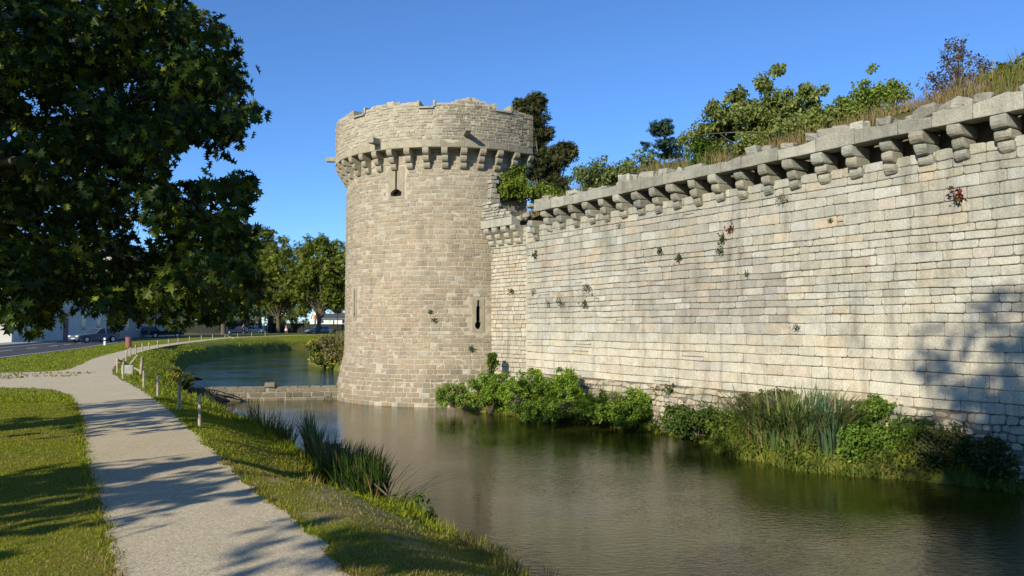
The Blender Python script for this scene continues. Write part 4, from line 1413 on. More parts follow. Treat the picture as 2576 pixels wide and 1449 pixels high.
bush("ivy_bush", "dense dark green bush spilling over the coping below the drooping shrub", [blob(1778, 378, 26.6, 44, 36), blob(1770, 405, 26.2, 24, 22)], at_y(1778, 410, 26.7), 40, 0.2, 70, 0.09, (0.055, 0.105, 0.015), (0.09, 0.14, 0.02), 103, "bush")
bush("low_shrub", "low light green shrub between the drooping shrub and the ivy bush on the terrace", [blob(2105, 305, 22.9, 85, 42), blob(2010, 335, 24, 80, 34), blob(1900, 370, 25, 80, 30), blob(1745, 350, 27, 36, 34), blob(2260, 285, 21.3, 50, 20)], at_y(2105, 345, 23), 170, 0.24, 60, 0.1, (0.17, 0.205, 0.05), (0.25, 0.25, 0.08), 104, "shrub")
bush("rose_shrub", "tall sparse reddish shrub with thin twigs standing against the sky", [blob(2405, 150, 20.3, 42, 62), blob(2370, 215, 20.3, 60, 34), blob(2460, 180, 20.3, 42, 50)], at_y(2410, 270, 20.3), 120, 0.15, 16, 0.065, (0.10, 0.085, 0.06), (0.15, 0.06, 0.055), 105, "shrub", up=0.3, stem_r=0.016, nst=48)
bush("yellow_shrub", "yellow green leafy shrub at the far right end of the rampart top", [blob(2520, 200, 19.6, 50, 28), blob(2570, 180, 19.2, 34, 34)], at_y(2540, 245, 19.5), 44, 0.17, 40, 0.12, (0.14, 0.16, 0.025), (0.24, 0.23, 0.03), 106, "shrub")
bush("pale_shrub", "pale feathery bush left of the blue green conifer on the rampart", [blob(1530, 442, 31.4, 85, 34), blob(1478, 450, 32.4, 36, 30), blob(1615, 420, 30, 55, 40)], at_y(1530, 480, 31.4), 95, 0.3, 60, 0.12, (0.13, 0.17, 0.055), (0.21, 0.22, 0.08), 107, "bush", nst=24)
bush("tower_ivy", "bright green ivy bush in the corner between the tower and the rampart", [blob(1290, 448, 36.8, 42, 34), blob(1305, 475, 36.4, 50, 28), blob(1262, 478, 36.6, 24, 34), blob(1370, 488, 36, 60, 16)], at_y(1285, 505, 36.7), 110, 0.28, 70, 0.13, (0.13, 0.18, 0.025), (0.25, 0.28, 0.04), 108, "bush")
# conifer peeping over the terrace
cf = at_y(1665, 345, 60)
con = plant("conifer", (cf.x, cf.y, 0), "blue green conifer with layered boughs peeping over the rampart", "tree")
m = MB(); m.tube([(cf.x, cf.y, 0), (cf.x + 0.2, cf.y, cf.z + 1.2)], [0.3, 0.03], 8); m.build("trunk", M_BARK, con, True)
cs = []
r_ = random.Random(77)
for i in range(46):
    t = r_.random()
    zz_ = cf.z + 1.0 - t * 4.5
    an = r_.uniform(0, 6.28); L = 0.4 + 2.6 * t
    for q in (0.35, 0.7, 1.0):
        cs.append((cf.x + math.cos(an) * L * q, cf.y + math.sin(an) * L * q, zz_ + 0.35 * q))
foliage("crown", np.array(cs), 0.34, 36, 0.22, T_SPRAY, (0.045, 0.08, 0.06), (0.07, 0.11, 0.075), M_FARLEAF, con, 0.2, 0.4, 0.7, 0.35)
cf2 = at_y(2255, 205, 60)
# the dark evergreen behind the tower
ho = at_y(1370, 400, 50)
holm = plant("holm_oak", (ho.x, ho.y, 0), "tall dark evergreen tree rising behind the tower's right edge", "tree")
m = MB(); m.tube([(ho.x, ho.y, -0.2), (ho.x + 0.3, ho.y, 6), (ho.x - 0.2, ho.y, 13)], [0.5, 0.35, 0.08], 10)
bl = [blob(1335, 300, 50, 34, 30), blob(1350, 345, 50, 36, 40), blob(1378, 415, 50, 50, 45), blob(1425, 385, 50, 24, 20), blob(1390, 475, 50, 58, 32), blob(1320, 400, 50, 50, 70), blob(1330, 268, 50, 30, 16), blob(1350, 255, 50, 8, 10)]
rs = np.random.RandomState(109)
cs = np.concatenate([clumps(c, rd, 26, rs, 0.4) for c, rd in bl])
for c_ in cs[::9]:
    m.tube(limb_path((ho.x, ho.y, 7.5), c_, r_, 0.05, 4), [0.12, 0.09, 0.06, 0.04, 0.02], 5)
m.build("trunk", M_BARK, holm, True)
foliage("crown", cs, 0.5, 62, 0.27, T_SPRAY, (0.06, 0.07, 0.028), (0.12, 0.10, 0.035), M_FARLEAF, holm, 0.3, 0.4, 0.5, 0.75, rs, 0.3)

# dry grass on the terrace
rs = np.random.RandomState(31)
n = 20000
s_ = rs.uniform(S_NEAR + 2, 42.5, n); d_ = -0.1 - 3.2 * rs.rand(n) ** 1.3
pos = np.array([wall_pt(a, 0, b) for a, b in zip(s_, d_)])
pos[:, 2] = [terr_z(a, b) for a, b in zip(s_, d_)]
dens = vnoise(s_, d_, 1.3, 12)
k = dens > 0.33
pos, s_, d_ = pos[k], s_[k], d_[k]
n = len(pos)
L = 0.2 + 0.55 * rs.rand(n) ** 2 * (0.4 + vnoise(s_, d_, 2.5, 14))
dry = (0.6 * vnoise(s_, d_, 2.0, 15) + 0.4 * rs.rand(n)) > 0.42
V, P, kk = blades(pos, L, np.full(n, 0.016), 0.15 + 0.5 * rs.rand(n), rs.uniform(0, 6.28, n), rs)
col = np.where(dry[:, None], leaf_cols(n, (0.30, 0.23, 0.11), (0.25, 0.15, 0.08), 0.3, 0.4, rs), leaf_cols(n, (0.14, 0.18, 0.035), (0.24, 0.24, 0.07), 0.3, 0.5, rs))
g = link("dry_grass", mesh_np("dry_grass", V, P, np.repeat(col, kk, axis=0)), M_GRASS)
tag(g, "dry tan and green grass along the top of the rampart", "grass", kind="stuff")

# -- foot of the wall: bank plants
bank_specs = [  # picture centre, half sizes, distance, colours
    ("bramble_bush", "leftmost bramble mound with pink flowers at the tower's foot", 1140, 995, 42, 26, 33.2, (0.10, 0.15, 0.03), (0.16, 0.2, 0.05)),
    ("bramble_bush", "tall bramble mound in the corner where wall and tower meet", 1235, 985, 55, 48, 32.4, (0.09, 0.15, 0.022), (0.17, 0.22, 0.04)),
    ("bramble_bush", "bramble mound with arching shoots left of the crumbled footing", 1330, 985, 55, 52, 31.0, (0.10, 0.165, 0.022), (0.18, 0.23, 0.035)),
    ("bramble_bush", "highest bramble mound climbing the cream ashlar", 1415, 985, 45, 50, 30.0, (0.09, 0.15, 0.02), (0.18, 0.22, 0.03)),
    ("bramble_bush", "bramble mound at the water's edge before the tallest one", 1370, 1032, 60, 26, 29.6, (0.085, 0.14, 0.02), (0.16, 0.2, 0.035)),
    ("bramble_bush", "low bright bramble mound beside the bare rubble footing", 1500, 1025, 55, 36, 28.4, (0.10, 0.155, 0.022), (0.17, 0.21, 0.04)),
    ("bramble_bush", "last bramble mound before the bare rubble footing", 1580, 1025, 48, 42, 27.4, (0.09, 0.15, 0.02), (0.16, 0.21, 0.035)),
]
for i, (nm, lb, x, y, rx, ry, dep, c0, c1) in enumerate(bank_specs):
    c0 = (c0[0] * 1.75, c0[1] * 1.7, c0[2] * 1.4); c1 = (c1[0] * 1.7, c1[1] * 1.6, c1[2] * 1.4)
    b = blob(x, y, dep, rx * 1.2, ry * 1.12, 0.6)
    base = (b[0][0], b[0][1], max(ZW_LOW, b[0][2] - b[1][2]))
    b2 = blob(x + rx * 0.4, y - ry * 0.6, dep + 0.2, rx * 0.45, ry * 0.5, 0.35)
    bush(nm, lb, [b, b2], base, 85, 0.17, 78, 0.082, c0, c1, 200 + i, "bush", T_OVAL, 0.45, 0.012, group="bramble mounds along the foot of the wall", nst=14)
bush("climbing_ivy", "narrow ivy strand climbing the corner joint between tower and wall", [blob(1240, 925, 34.6, 13, 45, 0.15), blob(1243, 890, 34.8, 5, 30, 0.1)], at_y(1238, 970, 34.6), 26, 0.13, 50, 0.1, (0.09, 0.14, 0.02), (0.15, 0.2, 0.03), 220, "ivy")
bush("dark_herb_bush", "dark green herb thicket leaning over the water left of the sword leaved reeds", [blob(1760, 1060, 24.6, 85, 36, 0.5), blob(1700, 1045, 25.4, 40, 28, 0.4)], at_y(1760, 1095, 24.6), 95, 0.2, 70, 0.085, (0.06, 0.10, 0.018), (0.12, 0.15, 0.03), 221, "bush")
bush("elder_bush", "rounded bright green bush against the wall right of the reeds", [blob(2235, 1030, 20.6, 105, 42, 0.6), blob(2215, 990, 20.9, 42, 26, 0.4), blob(2175, 1115, 19.7, 70, 60, 0.4), blob(2290, 1110, 19.6, 75, 70, 0.4)], at_y(2230, 1130, 20.4), 190, 0.19, 70, 0.08, (0.11, 0.19, 0.025), (0.2, 0.26, 0.04), 222, "bush")
bush("scrub_bush", "shaded scrubby bush on the bank in the far right corner", [blob(2400, 1130, 18.7, 110, 65, 0.4), blob(2510, 1150, 18.0, 80, 60, 0.35)], at_y(2430, 1180, 18.6), 150, 0.19, 60, 0.08, (0.06, 0.075, 0.02), (0.12, 0.11, 0.045), 223, "bush", altfrac=0.6)
bush("wall_foot_herbs", "brownish flowering herbs along the ashlar base behind the reeds", [blob(1960, 1005, 22.9, 120, 24, 0.3), blob(2080, 1020, 22.0, 60, 24, 0.3)], at_y(1980, 1035, 22.8), 120, 0.15, 50, 0.075, (0.09, 0.105, 0.035), (0.17, 0.12, 0.07), 224, "herbs", altfrac=0.6)

def reeds(name, label, cx, cy, zb, rx, ry, n, Lm, W, leanr, col, alt, seed, lean_az=None, cat="reeds", group=None, spread=1.0):
    rs = np.random.RandomState(seed)
    t = plant(name, (cx, cy, zb), label, cat, group)
    a = rs.uniform(0, 6.28, n); q = rs.rand(n) ** 0.5
    ca, sa = math.cos(spread if spread != 1.0 else 0), math.sin(spread if spread != 1.0 else 0)
    u, v = np.cos(a) * q * rx, np.sin(a) * q * ry
    pos = np.stack([cx + u * ca - v * sa, cy + u * sa + v * ca, np.zeros(n)], 1)
    pos[:, 2] = np.maximum(ground_h(pos[:, :2]), zb - 0.1)
    az = a + rs.normal(size=n) * 0.7 if lean_az is None else lean_az + rs.normal(size=n) * 0.8
    L = Lm * (0.55 + 0.55 * rs.rand(n))
    lean = leanr[0] + (leanr[1] - leanr[0]) * rs.rand(n)
    dead = rs.rand(n) < 0.12
    c = leaf_cols(n, col, alt, 0.3, 0.45, rs)
    c[dead] = leaf_cols(int(dead.sum()), (0.24, 0.18, 0.07), (0.2, 0.1, 0.04), 0.3, 0.4, rs)
    V, P, kk = blades(pos, L, W * (0.6 + 0.7 * rs.rand(n)), lean, az, rs, (0, .25, .5, .75, .9, 1.0), 0.45)
    link("blades", mesh_np("blades", V, P, np.repeat(c, kk, axis=0)), M_REED, t)
    return t
p = at_z(2000, 1165, ZW_LOW)
reeds("iris_reeds", "large clump of arching sword leaved reeds at the foot of the wall", p.x + 0.05, p.y + 0.1, ZW_LOW, 1.45, 0.6, 1150, 1.45, 0.05, (0.15, 1.15), (0.085, 0.135, 0.045), (0.2, 0.22, 0.05), 301, spread=-0.9)
p = at_z(2095, 1185, ZW_LOW)
reeds("iris_reeds", "fan of upright blue green reed blades standing in the water beside the rounded bush", p.x, p.y + 0.15, ZW_LOW, 0.28, 0.25, 70, 1.55, 0.06, (0.08, 0.45), (0.06, 0.115, 0.06), (0.1, 0.15, 0.06), 302)
p = at_z(1880, 1130, ZW_LOW)
reeds("iris_reeds", "thin reeds trailing into the water left of the large reed clump", p.x, p.y + 0.5, ZW_LOW, 0.6, 0.5, 170, 1.25, 0.035, (0.3, 1.1), (0.06, 0.095, 0.035), (0.13, 0.15, 0.045), 303)
# near bank reeds
p = Vector((-1.85, 11.4, -1.2))
reeds("bank_reeds", "big dark clump of upright reeds on the near bank leaning over the water", -2.5, 11.95, -0.85, 0.40, 1.2, 2100, 0.9, 0.026, (0.05, 0.5), (0.03, 0.07, 0.012), (0.07, 0.11, 0.02), 304, spread=0.58, lean_az=None)
reeds("bank_reeds", "thin reed blades bending far out over the water from the big near clump", -1.6, 10.7, -1.0, 0.2, 0.35, 60, 1.2, 0.02, (0.6, 1.3), (0.05, 0.07, 0.018), (0.09, 0.11, 0.025), 305, lean_az=0.1)
reeds("bank_reeds", "row of sunlit reeds with tall yellow blades below the shaded bank", -5.3, 17.6, -1.1, 0.4, 1.6, 560, 0.95, 0.03, (0.05, 0.5), (0.085, 0.12, 0.02), (0.2, 0.2, 0.04), 306, spread=0.45)
reeds("bank_reeds", "low reed fringe between the weir and the yellow bladed reeds", -8.2, 22.6, -1.0, 0.4, 2.4, 420, 0.45, 0.025, (0.1, 0.6), (0.09, 0.125, 0.025), (0.17, 0.18, 0.04), 307, spread=0.45)
reeds("bank_reeds", "dark reeds over the left end of the stone weir", -15.4, 36.8, -1.3, 0.35, 1.0, 180, 0.45, 0.04, (0.1, 0.7), (0.04, 0.065, 0.02), (0.08, 0.1, 0.03), 308, spread=0.5)
bush("bank_herbs", "tangled green herbs on the bank edge either end of the big reed clump", [((-3.3, 13.9, -0.75), (0.3, 1.0, 0.28)), ((-1.3, 10.0, -0.65), (0.45, 0.35, 0.16))], (-3.3, 13.9, -0.9), 60, 0.16, 52, 0.07, (0.07, 0.11, 0.02), (0.13, 0.16, 0.03), 309, "herbs")
bush("bank_herbs", "dark low herbs lining the bank between the timber posts and the weir", [((-15.9, 36.8, -0.7), (0.5, 0.7, 0.2)), ((-13.5, 32.5, -0.75), (0.3, 1.5, 0.2)), ((-14.4, 34.6, -0.7), (0.35, 1.2, 0.2))], (-14, 36, -0.8), 90, 0.25, 52, 0.11, (0.045, 0.065, 0.018), (0.08, 0.095, 0.03), 310, "herbs")

# flowering plants
def flowers(name, label, blobs, base, nst, leafc, flc, seed, leaf=0.07, fl=0.05, cat="flowers", nfl=130, topbias=0.6):
    rs = np.random.RandomState(seed)
    t = plant(name, base, label, cat)
    cs = np.concatenate([clumps(c, rd, nst, rs, 0.3) for c, rd in blobs])
    foliage("foliage", cs, 0.16, 36, leaf, T_OVAL, leafc, tuple(x * 1.6 for x in leafc), M_LEAF, t, 0.25, 0.4, 0.4, 0.9, rs)
    P = np.concatenate([clumps(c, rd, nfl // len(blobs), rs, 0.75, -0.1) for c, rd in blobs])
    P = np.concatenate([P + rs.normal(size=P.shape) * 0.05 for _ in range(4)])
    V, Pp, C = leaf_cloud(P, fl * (0.6 + 0.7 * rs.rand(len(P))), T_DIA, leaf_cols(len(P), flc, tuple(x * 0.7 for x in flc), 0.2, 0.5, rs), 0.5, None, rs)
    link("blossom", mesh_np("blossom", V, Pp, C), M_LEAF, t)
    return t
PINK = (0.42, 0.16, 0.34); YEL = (0.55, 0.42, 0.03)
for i, (x, y, rx, ry, dep, lb) in enumerate((
        (1135, 992, 30, 18, 32.9, "pink flower spikes among the leftmost bramble mound by the tower"),
        (1298, 1015, 20, 22, 30.2, "pink flowers low among the brambles near the water"),
        (1430, 1030, 22, 26, 28.9, "pink flowers in front of the highest bramble mound"),
        (1555, 1005, 26, 20, 27.3, "pink flower spikes by the rubble footing"),
        (1945, 1035, 26, 40, 22.0, "tall purple loosestrife among the sword leaved reeds"),
        (1720, 1025, 30, 14, 25.2, "faint purple flowers on the dark herb thicket"))):
    b = blob(x, y, dep, rx, ry, 0.25)
    flowers("loosestrife", lb, [b], (b[0][0], b[0][1], max(ZW_LOW, b[0][2] - b[1][2])), 8, (0.08, 0.12, 0.03), PINK, 400 + i, 0.07, 0.045, nfl=26)
flowers("ragwort", "clump of yellow ragwort on the left bank above the weir", [blob(432, 948, 33.5, 17, 9, 0.3), blob(428, 960, 33.4, 20, 10, 0.3)], at_y(432, 985, 33.5), 9, (0.06, 0.085, 0.02), YEL, 410, 0.08, 0.07, nfl=60)
yb = [blob(792, 872, 62, 20, 24, 1.0), blob(800, 905, 60, 24, 16, 1.0), blob(838, 915, 58, 20, 14, 0.8)]
flowers("ragwort", "yellow ragwort thicket on the bank left of the tower", yb, at_y(800, 930, 60), 26, (0.10, 0.13, 0.03), YEL, 411, 0.16, 0.12, nfl=110)
bb = [((-12.6, 61, -0.1), (2.0, 4, 0.9)), ((-11.3, 58, -0.6), (1.2, 2, 0.8)), ((-15.0, 67, -0.2), (1.6, 5, 0.8))]
bush("meadow_thicket", "tall tan and green meadow thicket on the bank behind the tower's left edge", bb, (-13, 60, -1.2), 130, 0.5, 60, 0.22, (0.12, 0.125, 0.04), (0.26, 0.18, 0.09), 412, "thicket", T_DIA, 0.3, altfrac=0.7)

# tufts rooted in the joints of the wall and the tower
def wall_hit(x, y, off=0.02):
    d = ray(x, y)
    o_ = Vector((0, 0, EYE))
    if x > 1327:
        P0, nn__ = W0, WNRM
    elif x > 1240:
        P0, nn__ = E0, N2
    else:
        q = 35.7 + (abs(x - 1132) / 256.0) ** 2 * 2.2
        p = o_ + d * (q / d.y)
        ph = math.asin(max(-1, min(1, (x - 1132) / 262.0)))
        return Vector(tow(ph, p.z, rbody(p.z) + off))
    t = (P0 - o_).dot(nn__) / d.dot(nn__)
    return o_ + d * t + nn__ * off
TUFTS = [(1822, 605, 18, 0, "grey green wall tuft, upper one of the pair near the upper middle of the wall"), (1816, 636, 14, 0, "grey green wall tuft, lower one of the pair near the upper middle of the wall"),
    (1712, 650, 14, 0, "small green cushion tuft right of the pale lichened stones"), (1665, 632, 12, 0, "dry small tuft above and left of the green cushion tuft"),
    (1482, 730, 22, 1, "biggest dry brown tuft in the wall, left of the grey weathered patch"), (1415, 763, 18, 1, "brown dry tuft just left of and below the biggest tuft"),
    (1476, 768, 13, 0, "green sprig right beneath the biggest dry tuft"), (1384, 766, 14, 1, "sparse brown tuft nearest the vertical seam of the wall"),
    (2008, 827, 16, 1, "lone dark tuft low in the bright cream courses"), (2092, 556, 9, 0, "tiny green tuft below the corbels on the right half"),
    (1842, 578, 14, 2, "small red stemmed plant above the pair of grey green tufts"), (2412, 498, 26, 2, "large crimson creeper sprig under the corbels at the right"),
    (1882, 690, 9, 0, "tiny tuft right of the pair of grey green tufts, lower down"), (1345, 736, 13, 1, "dry tuft just right of the vertical seam"),
    (1290, 735, 10, 0, "green sprig in the small stonework between seam and tower"), (1088, 786, 8, 0, "upper of two tiny green sprigs on the tower face"),
    (1098, 808, 9, 0, "lower of two tiny green sprigs on the tower face"), (1180, 878, 10, 0, "green sprig on the tower below the keyhole slit"),
    (1660, 982, 22, 1, "olive tuft on the rubble footing, left of two side by side"), (1692, 986, 22, 0, "olive tuft on the rubble footing, right of two side by side"),
    (1560, 568, 12, 1, "brown moss tuft under a corbel left of centre"), (1975, 503, 20, 1, "rusty dry grass tuft hanging between two corbels"), (1350, 640, 12, 0, "tuft high beside the seam near the orange lichen")]
for i, (x, y, h, kd, lb) in enumerate(TUFTS):
    rs = np.random.RandomState(500 + i)
    p = wall_hit(x, y)
    k = p.y / F
    t = plant("wall_tuft", p, lb, "wall plant", "tufts rooted in the stone joints")
    n = 46
    nrm_ = WNRM if x > 1327 else (N2 if x > 1240 else Vector((0.05, -1, 0)))
    v = rs.normal(size=(n, 3)) * np.array([0.5, 0.5, 0.5]) + np.array(nrm_) * 0.5 + np.array([0, 0, 0.25])
    q = np.array(p) + v * (h * k * 0.62)
    c0, c1 = [((0.075, 0.09, 0.04), (0.12, 0.13, 0.05)), ((0.15, 0.12, 0.075), (0.09, 0.08, 0.045)), ((0.16, 0.03, 0.025), (0.09, 0.07, 0.03))][kd]
    V, P, C = leaf_cloud(q, h * k * 0.55 * (0.6 + 0.6 * rs.rand(n)), T_DIA if kd != 1 else (T_DIA[0] * np.array([0.4, 1, 1]), T_DIA[1]), leaf_cols(n, c0, c1, 0.3, 0.5, rs), 0.2, None, rs)
    link("foliage", mesh_np("foliage", V, P, C), M_LEAF, t)

# ------------------------------------------------------------------ grass blades near the viewpoint
rs = np.random.RandomState(61)
def scatter(n, x0, x1, y0, y1, pw):
    y = y0 + (y1 - y0) * rs.rand(n) ** pw
    x = rs.uniform(x0, x1, n)
    return np.stack([x, y], 1)
Q = scatter(330000, -13, 4, 4.2, 19, 1.7)
keep = (Q[:, 0] > -0.75 * Q[:, 1] - 0.8) & (Q[:, 0] < 0.3 * Q[:, 1] + 1.0)
Q = Q[keep]
sdp = poly_sd(Q, PATH_POLY)
kq = sdp > -0.05 * rs.rand(len(Q)) - 0.01; Q, sdp = Q[kq], sdp[kq]
H = ground_h(Q)
k = H > -1.6
Q, H, sdp = Q[k], H[k], sdp[k]
sdm = poly_sd(Q, LOW_POLY)
n = len(Q)
longer = np.clip(1 - np.abs(sdm - 0.3) / 0.7, 0, 1)
patch = vnoise(Q[:, 0], Q[:, 1], 1.1, 21)
bare = wear_at(Q) + 0.25 * vnoise(Q[:, 0], Q[:, 1], 0.2, 22) > 0.52
L = (0.012 + 0.016 * rs.rand(n)) * (1 + Q[:, 1] * 0.02) + longer * rs.rand(n) ** 2 * 0.2 + (np.abs(sdp) < 0.09) * rs.rand(n) * 0.055
k = ~(bare & (rs.rand(n) < 0.45))
Q, H, L, patch, sdp, longer = Q[k], H[k], L[k], patch[k], sdp[k], longer[k]
n = len(Q)
pos = np.column_stack([Q, H - 0.004])
V, P, kk = blades(pos, L, 0.0045 + 0.0006 * Q[:, 1], 0.3 + 0.8 * rs.rand(n), rs.uniform(0, 6.28, n), rs, (0, .55, 1.0))
green = leaf_cols(n, (0.205, 0.24, 0.016), (0.30, 0.30, 0.026), 0.2, 0.5, rs)
brown = leaf_cols(n, (0.27, 0.19, 0.06), (0.34, 0.27, 0.12), 0.25, 0.5, rs)
w = np.clip((patch - 0.3) * 2.8, 0, 0.85) * np.clip(1.35 - Q[:, 1] / 13, 0.1, 1)
dryf = (rs.rand(n) < w)[:, None]
g = link("grass", mesh_np("grass", V, P, np.repeat(np.where(dryf, brown, green), kk, axis=0)), M_GRASS)
tag(g, "short lawn grass with dry brown blades beside the path", "grass", kind="stuff")
# coarser grass farther along the banks
Q = np.concatenate([scatter(90000, -34, -3, 17, 75, 1.5), scatter(20000, -33, -17, 85, 135, 1.0)])
keep = (Q[:, 0] > -0.72 * Q[:, 1] - 1) & (Q[:, 0] < -0.05 * Q[:, 1])
Q = Q[keep]
sdp = poly_sd(Q, PATH_POLY); Q = Q[sdp > 0.02]
sdr = poly_sd(Q, np.array([*rl, *rr2[::-1]])); Q = Q[sdr > 0.1]
H = ground_h(Q); k = H > -1.3; Q, H = Q[k], H[k]
n = len(Q)
sdm = np.minimum(poly_sd(Q, LOW_POLY), poly_sd(Q, UP_POLY))
edge = np.clip(1 - np.abs(sdm - 0.5) / 0.7, 0, 1)
V, P, kk = blades(np.column_stack([Q, H - 0.01]), 0.05 + 0.04 * rs.rand(n) + edge * 0.14 * rs.rand(n), 0.012 + 0.0009 * Q[:, 1], 0.3 + 0.7 * rs.rand(n), rs.uniform(0, 6.28, n), rs, (0, .55, 1.0))
g = link("bank_grass", mesh_np("bank_grass", V, P, np.repeat(leaf_cols(n, (0.18, 0.225, 0.018), (0.27, 0.28, 0.03), 0.25, 0.5, rs), kk, axis=0)), M_GRASS)
tag(g, "grass along the far banks of the moat", "grass", kind="stuff")
# grass tufts growing in the side path's gravel
Q = scatter(1500, -24, -14.2, 22.5, 27.6, 1.0)
k = vnoise(Q[:, 0], Q[:, 1], 0.9, 33) > 0.52
Q = Q[k]; n = len(Q)
V, P, kk = blades(np.column_stack([Q, np.zeros(n)]), 0.05 + 0.06 * rs.rand(n), np.full(n, 0.05), 0.4 + 0.6 * rs.rand(n), rs.uniform(0, 6.28, n), rs, (0, .55, 1.0))
g = link("path_grass", mesh_np("path_grass", V, P, np.repeat(leaf_cols(n, (0.16, 0.16, 0.05), (0.24, 0.21, 0.08), 0.3, 0.5, rs), kk, axis=0)), M_GRASS)
tag(g, "sparse grass growing through the gravel of the side path", "grass", kind="stuff")
# weeds covering the ledge between wall and water
rs = np.random.RandomState(71)
n = 26000
sw = rs.uniform(12, 40.5, n); dw = rs.uniform(0.15, 3.0, n)
Q = np.array([wall_pt(a, 0, b)[:2] for a, b in zip(sw, dw)])
H = ground_h(Q); sd = poly_sd(Q, LOW_POLY)
k = (sd > -0.22) & (vnoise(sw, dw, 0.8, 44) > 0.2)
Q, H = Q[k], np.maximum(H[k], ZW_LOW - 0.05)
n = len(Q)
V, P, kk = blades(np.column_stack([Q, H]), 0.12 + 0.4 * rs.rand(n) ** 2, np.full(n, 0.028), 0.3 + 0.9 * rs.rand(n), rs.uniform(0, 6.28, n), rs, (0, .4, .75, 1.0))
g = link("bank_weeds", mesh_np("bank_weeds", V, P, np.repeat(leaf_cols(n, (0.11, 0.155, 0.022), (0.2, 0.19, 0.05), 0.35, 0.5, rs), kk, axis=0)), M_GRASS)
tag(g, "rank weeds and grass on the ledge at the foot of the wall", "weeds", kind="stuff")

# ------------------------------------------------------------------ timber posts along the path
ORD = ["nearest the viewpoint", "second from the viewpoint", "third from the viewpoint", "fourth from the viewpoint", "fifth from the viewpoint, beside the stone block", "with the crossed brace at the path's bend",
       "just beyond the crossed brace", "second beyond the crossed brace", "third beyond the crossed brace", "fourth beyond the crossed brace", "fifth beyond the crossed brace", "sixth beyond the crossed brace",
       "seventh beyond the crossed brace", "eighth beyond the crossed brace", "ninth beyond the crossed brace", "tenth beyond the crossed brace", "eleventh beyond the crossed brace", "with a slanting stay near the leaning trunk",
       "second from the far end of the row", "third from the far end of the row", "at the far end of the row"]
POSTS = [(502.5, 995.5, 1072), (450, 958, 1033), (396.6, 946, 999), (361.6, 933, 976), (309.6, 910, 955), (295.4, 899, 939), (317.4, 880, 909), (328, 874, 899.5), (341.5, 867, 893), (358, 863, 886), (374, 861, 880), (396.5, 857, 875.5),
         (423.7, 853, 870), (448, 850, 866.5), (477, 846, 862), (506.5, 844, 859), (534.4, 841.7, 855.2), (566, 840, 851.8), (598, 838.6, 849.8), (633, 836, 847.2), (667, 834, 846)]
posn = []
for i, (x, yt, yb) in enumerate(POSTS):
    p = hit_ground(x, yb)
    if i > 10:
        p = at_z(x, yb, 0.0)
    h = (yb - yt) * p.y / F
    lab = "weathered round timber post " + ORD[i]
    if i == 1: lab = "timber post with a reddened top, " + ORD[i]
    t = empty("timber_post", p.to_tuple(), 0, lab, "post", "timber posts along the moat side of the path")
    m = MB()
    rr_p = 0.024 + 0.0003 * p.y if i < 11 else 0.04
    tx, ty = rng.uniform(-0.02, 0.02), rng.uniform(-0.02, 0.02)
    m.tube([p + Vector((0, 0, -0.15)), p + Vector((tx * .5, ty * .5, h * 0.5)), p + Vector((tx, ty, h - 0.02)), p + Vector((tx, ty, h))], [rr_p, rr_p * 0.97, rr_p * 0.94, rr_p * 0.6], 10)
    m.build("shaft", M_WOOD, t, True)
    m = MB()
    m.tube([p + Vector((tx, ty, h - 0.10)), p + Vector((tx, ty, h - 0.01)), p + Vector((tx, ty, h + 0.012))], [rr_p * 1.06, rr_p * 1.06, rr_p * 0.5], 10)
    if i == 1: m.build("post_top", M_WOOD_RED, t, True)
    if i == 5:
        m = MB(); q = p + Vector((0.42, 0.55, 0))
        m.tube([p + Vector((0, 0, h * 0.85)), q + Vector((0.1, 0, 0.05))], [0.035, 0.035], 8)
        m.build("brace", M_WOOD, t, True)
        m = MB(); m.tube([p + Vector((0.15, 0.1, 0.0)), q + Vector((0.0, 0, h * 1.08))], [0.035, 0.035], 8)
        m.build("brace", M_WOOD, t, True)
        m = MB(); m.tube([q + Vector((0.12, 0, -0.1)), q + Vector((0.18, 0, h * 1.0))], [0.05, 0.05], 8)
        m.build("brace", M_WOOD, t, True)
    if i == 17:
        m = MB(); m.tube([p + Vector((0, 0, h * 0.85)), p + Vector((1.0, 0.2, 0.0))], [0.05, 0.05], 8); m.build("brace", M_WOOD, t, True)
    posn.append(p)
M_CONC = plain_mat("pale_concrete", (0.42, 0.4, 0.35), 0.9, 0.2, 0.2, 8.0)
p = hit_ground(311, 942)
m = MB(); m.bm(rounded_box(0.36, 0.3, 0.34, 0.02, 2, 0.008, 4), (1, 1, 1), Matrix.Translation(p + Vector((0.03, 0.2, 0.13))) @ Matrix.Rotation(0.4, 4, 'Z'))
tag(m.build("stone_block", M_CONC), "pale square stone block beside the crossed timber brace", "stone block")
# litter bin
p = at_z(323, 880, 0)
bn = empty("litter_bin", p.to_tuple(), 0, "rusty red cylindrical litter bin on a post at the path's edge", "bin")
k = p.y / F
m = MB(); m.tube([p, p + Vector((0, 0, 31 * k))], [0.04, 0.04], 8); m.build("bin_post", M_WOOD, bn)
m = MB(); m.tube([p + Vector((0, 0, 7 * k)), p + Vector((0, 0, 31 * k))], [7.2 * k, 7.6 * k], 18); m.build("drum", plain_mat("rusty_red", (0.26, 0.1, 0.065), 0.7, 0.3, 0.2, 6), bn, False)
m = MB(); m.tube([p + Vector((0, 0, 30.4 * k)), p + Vector((0, 0, 32 * k))], [8.1 * k, 8.1 * k], 18); m.build("rim", plain_mat("bin_rim", (0.2, 0.09, 0.06), 0.6, 0.3), bn)
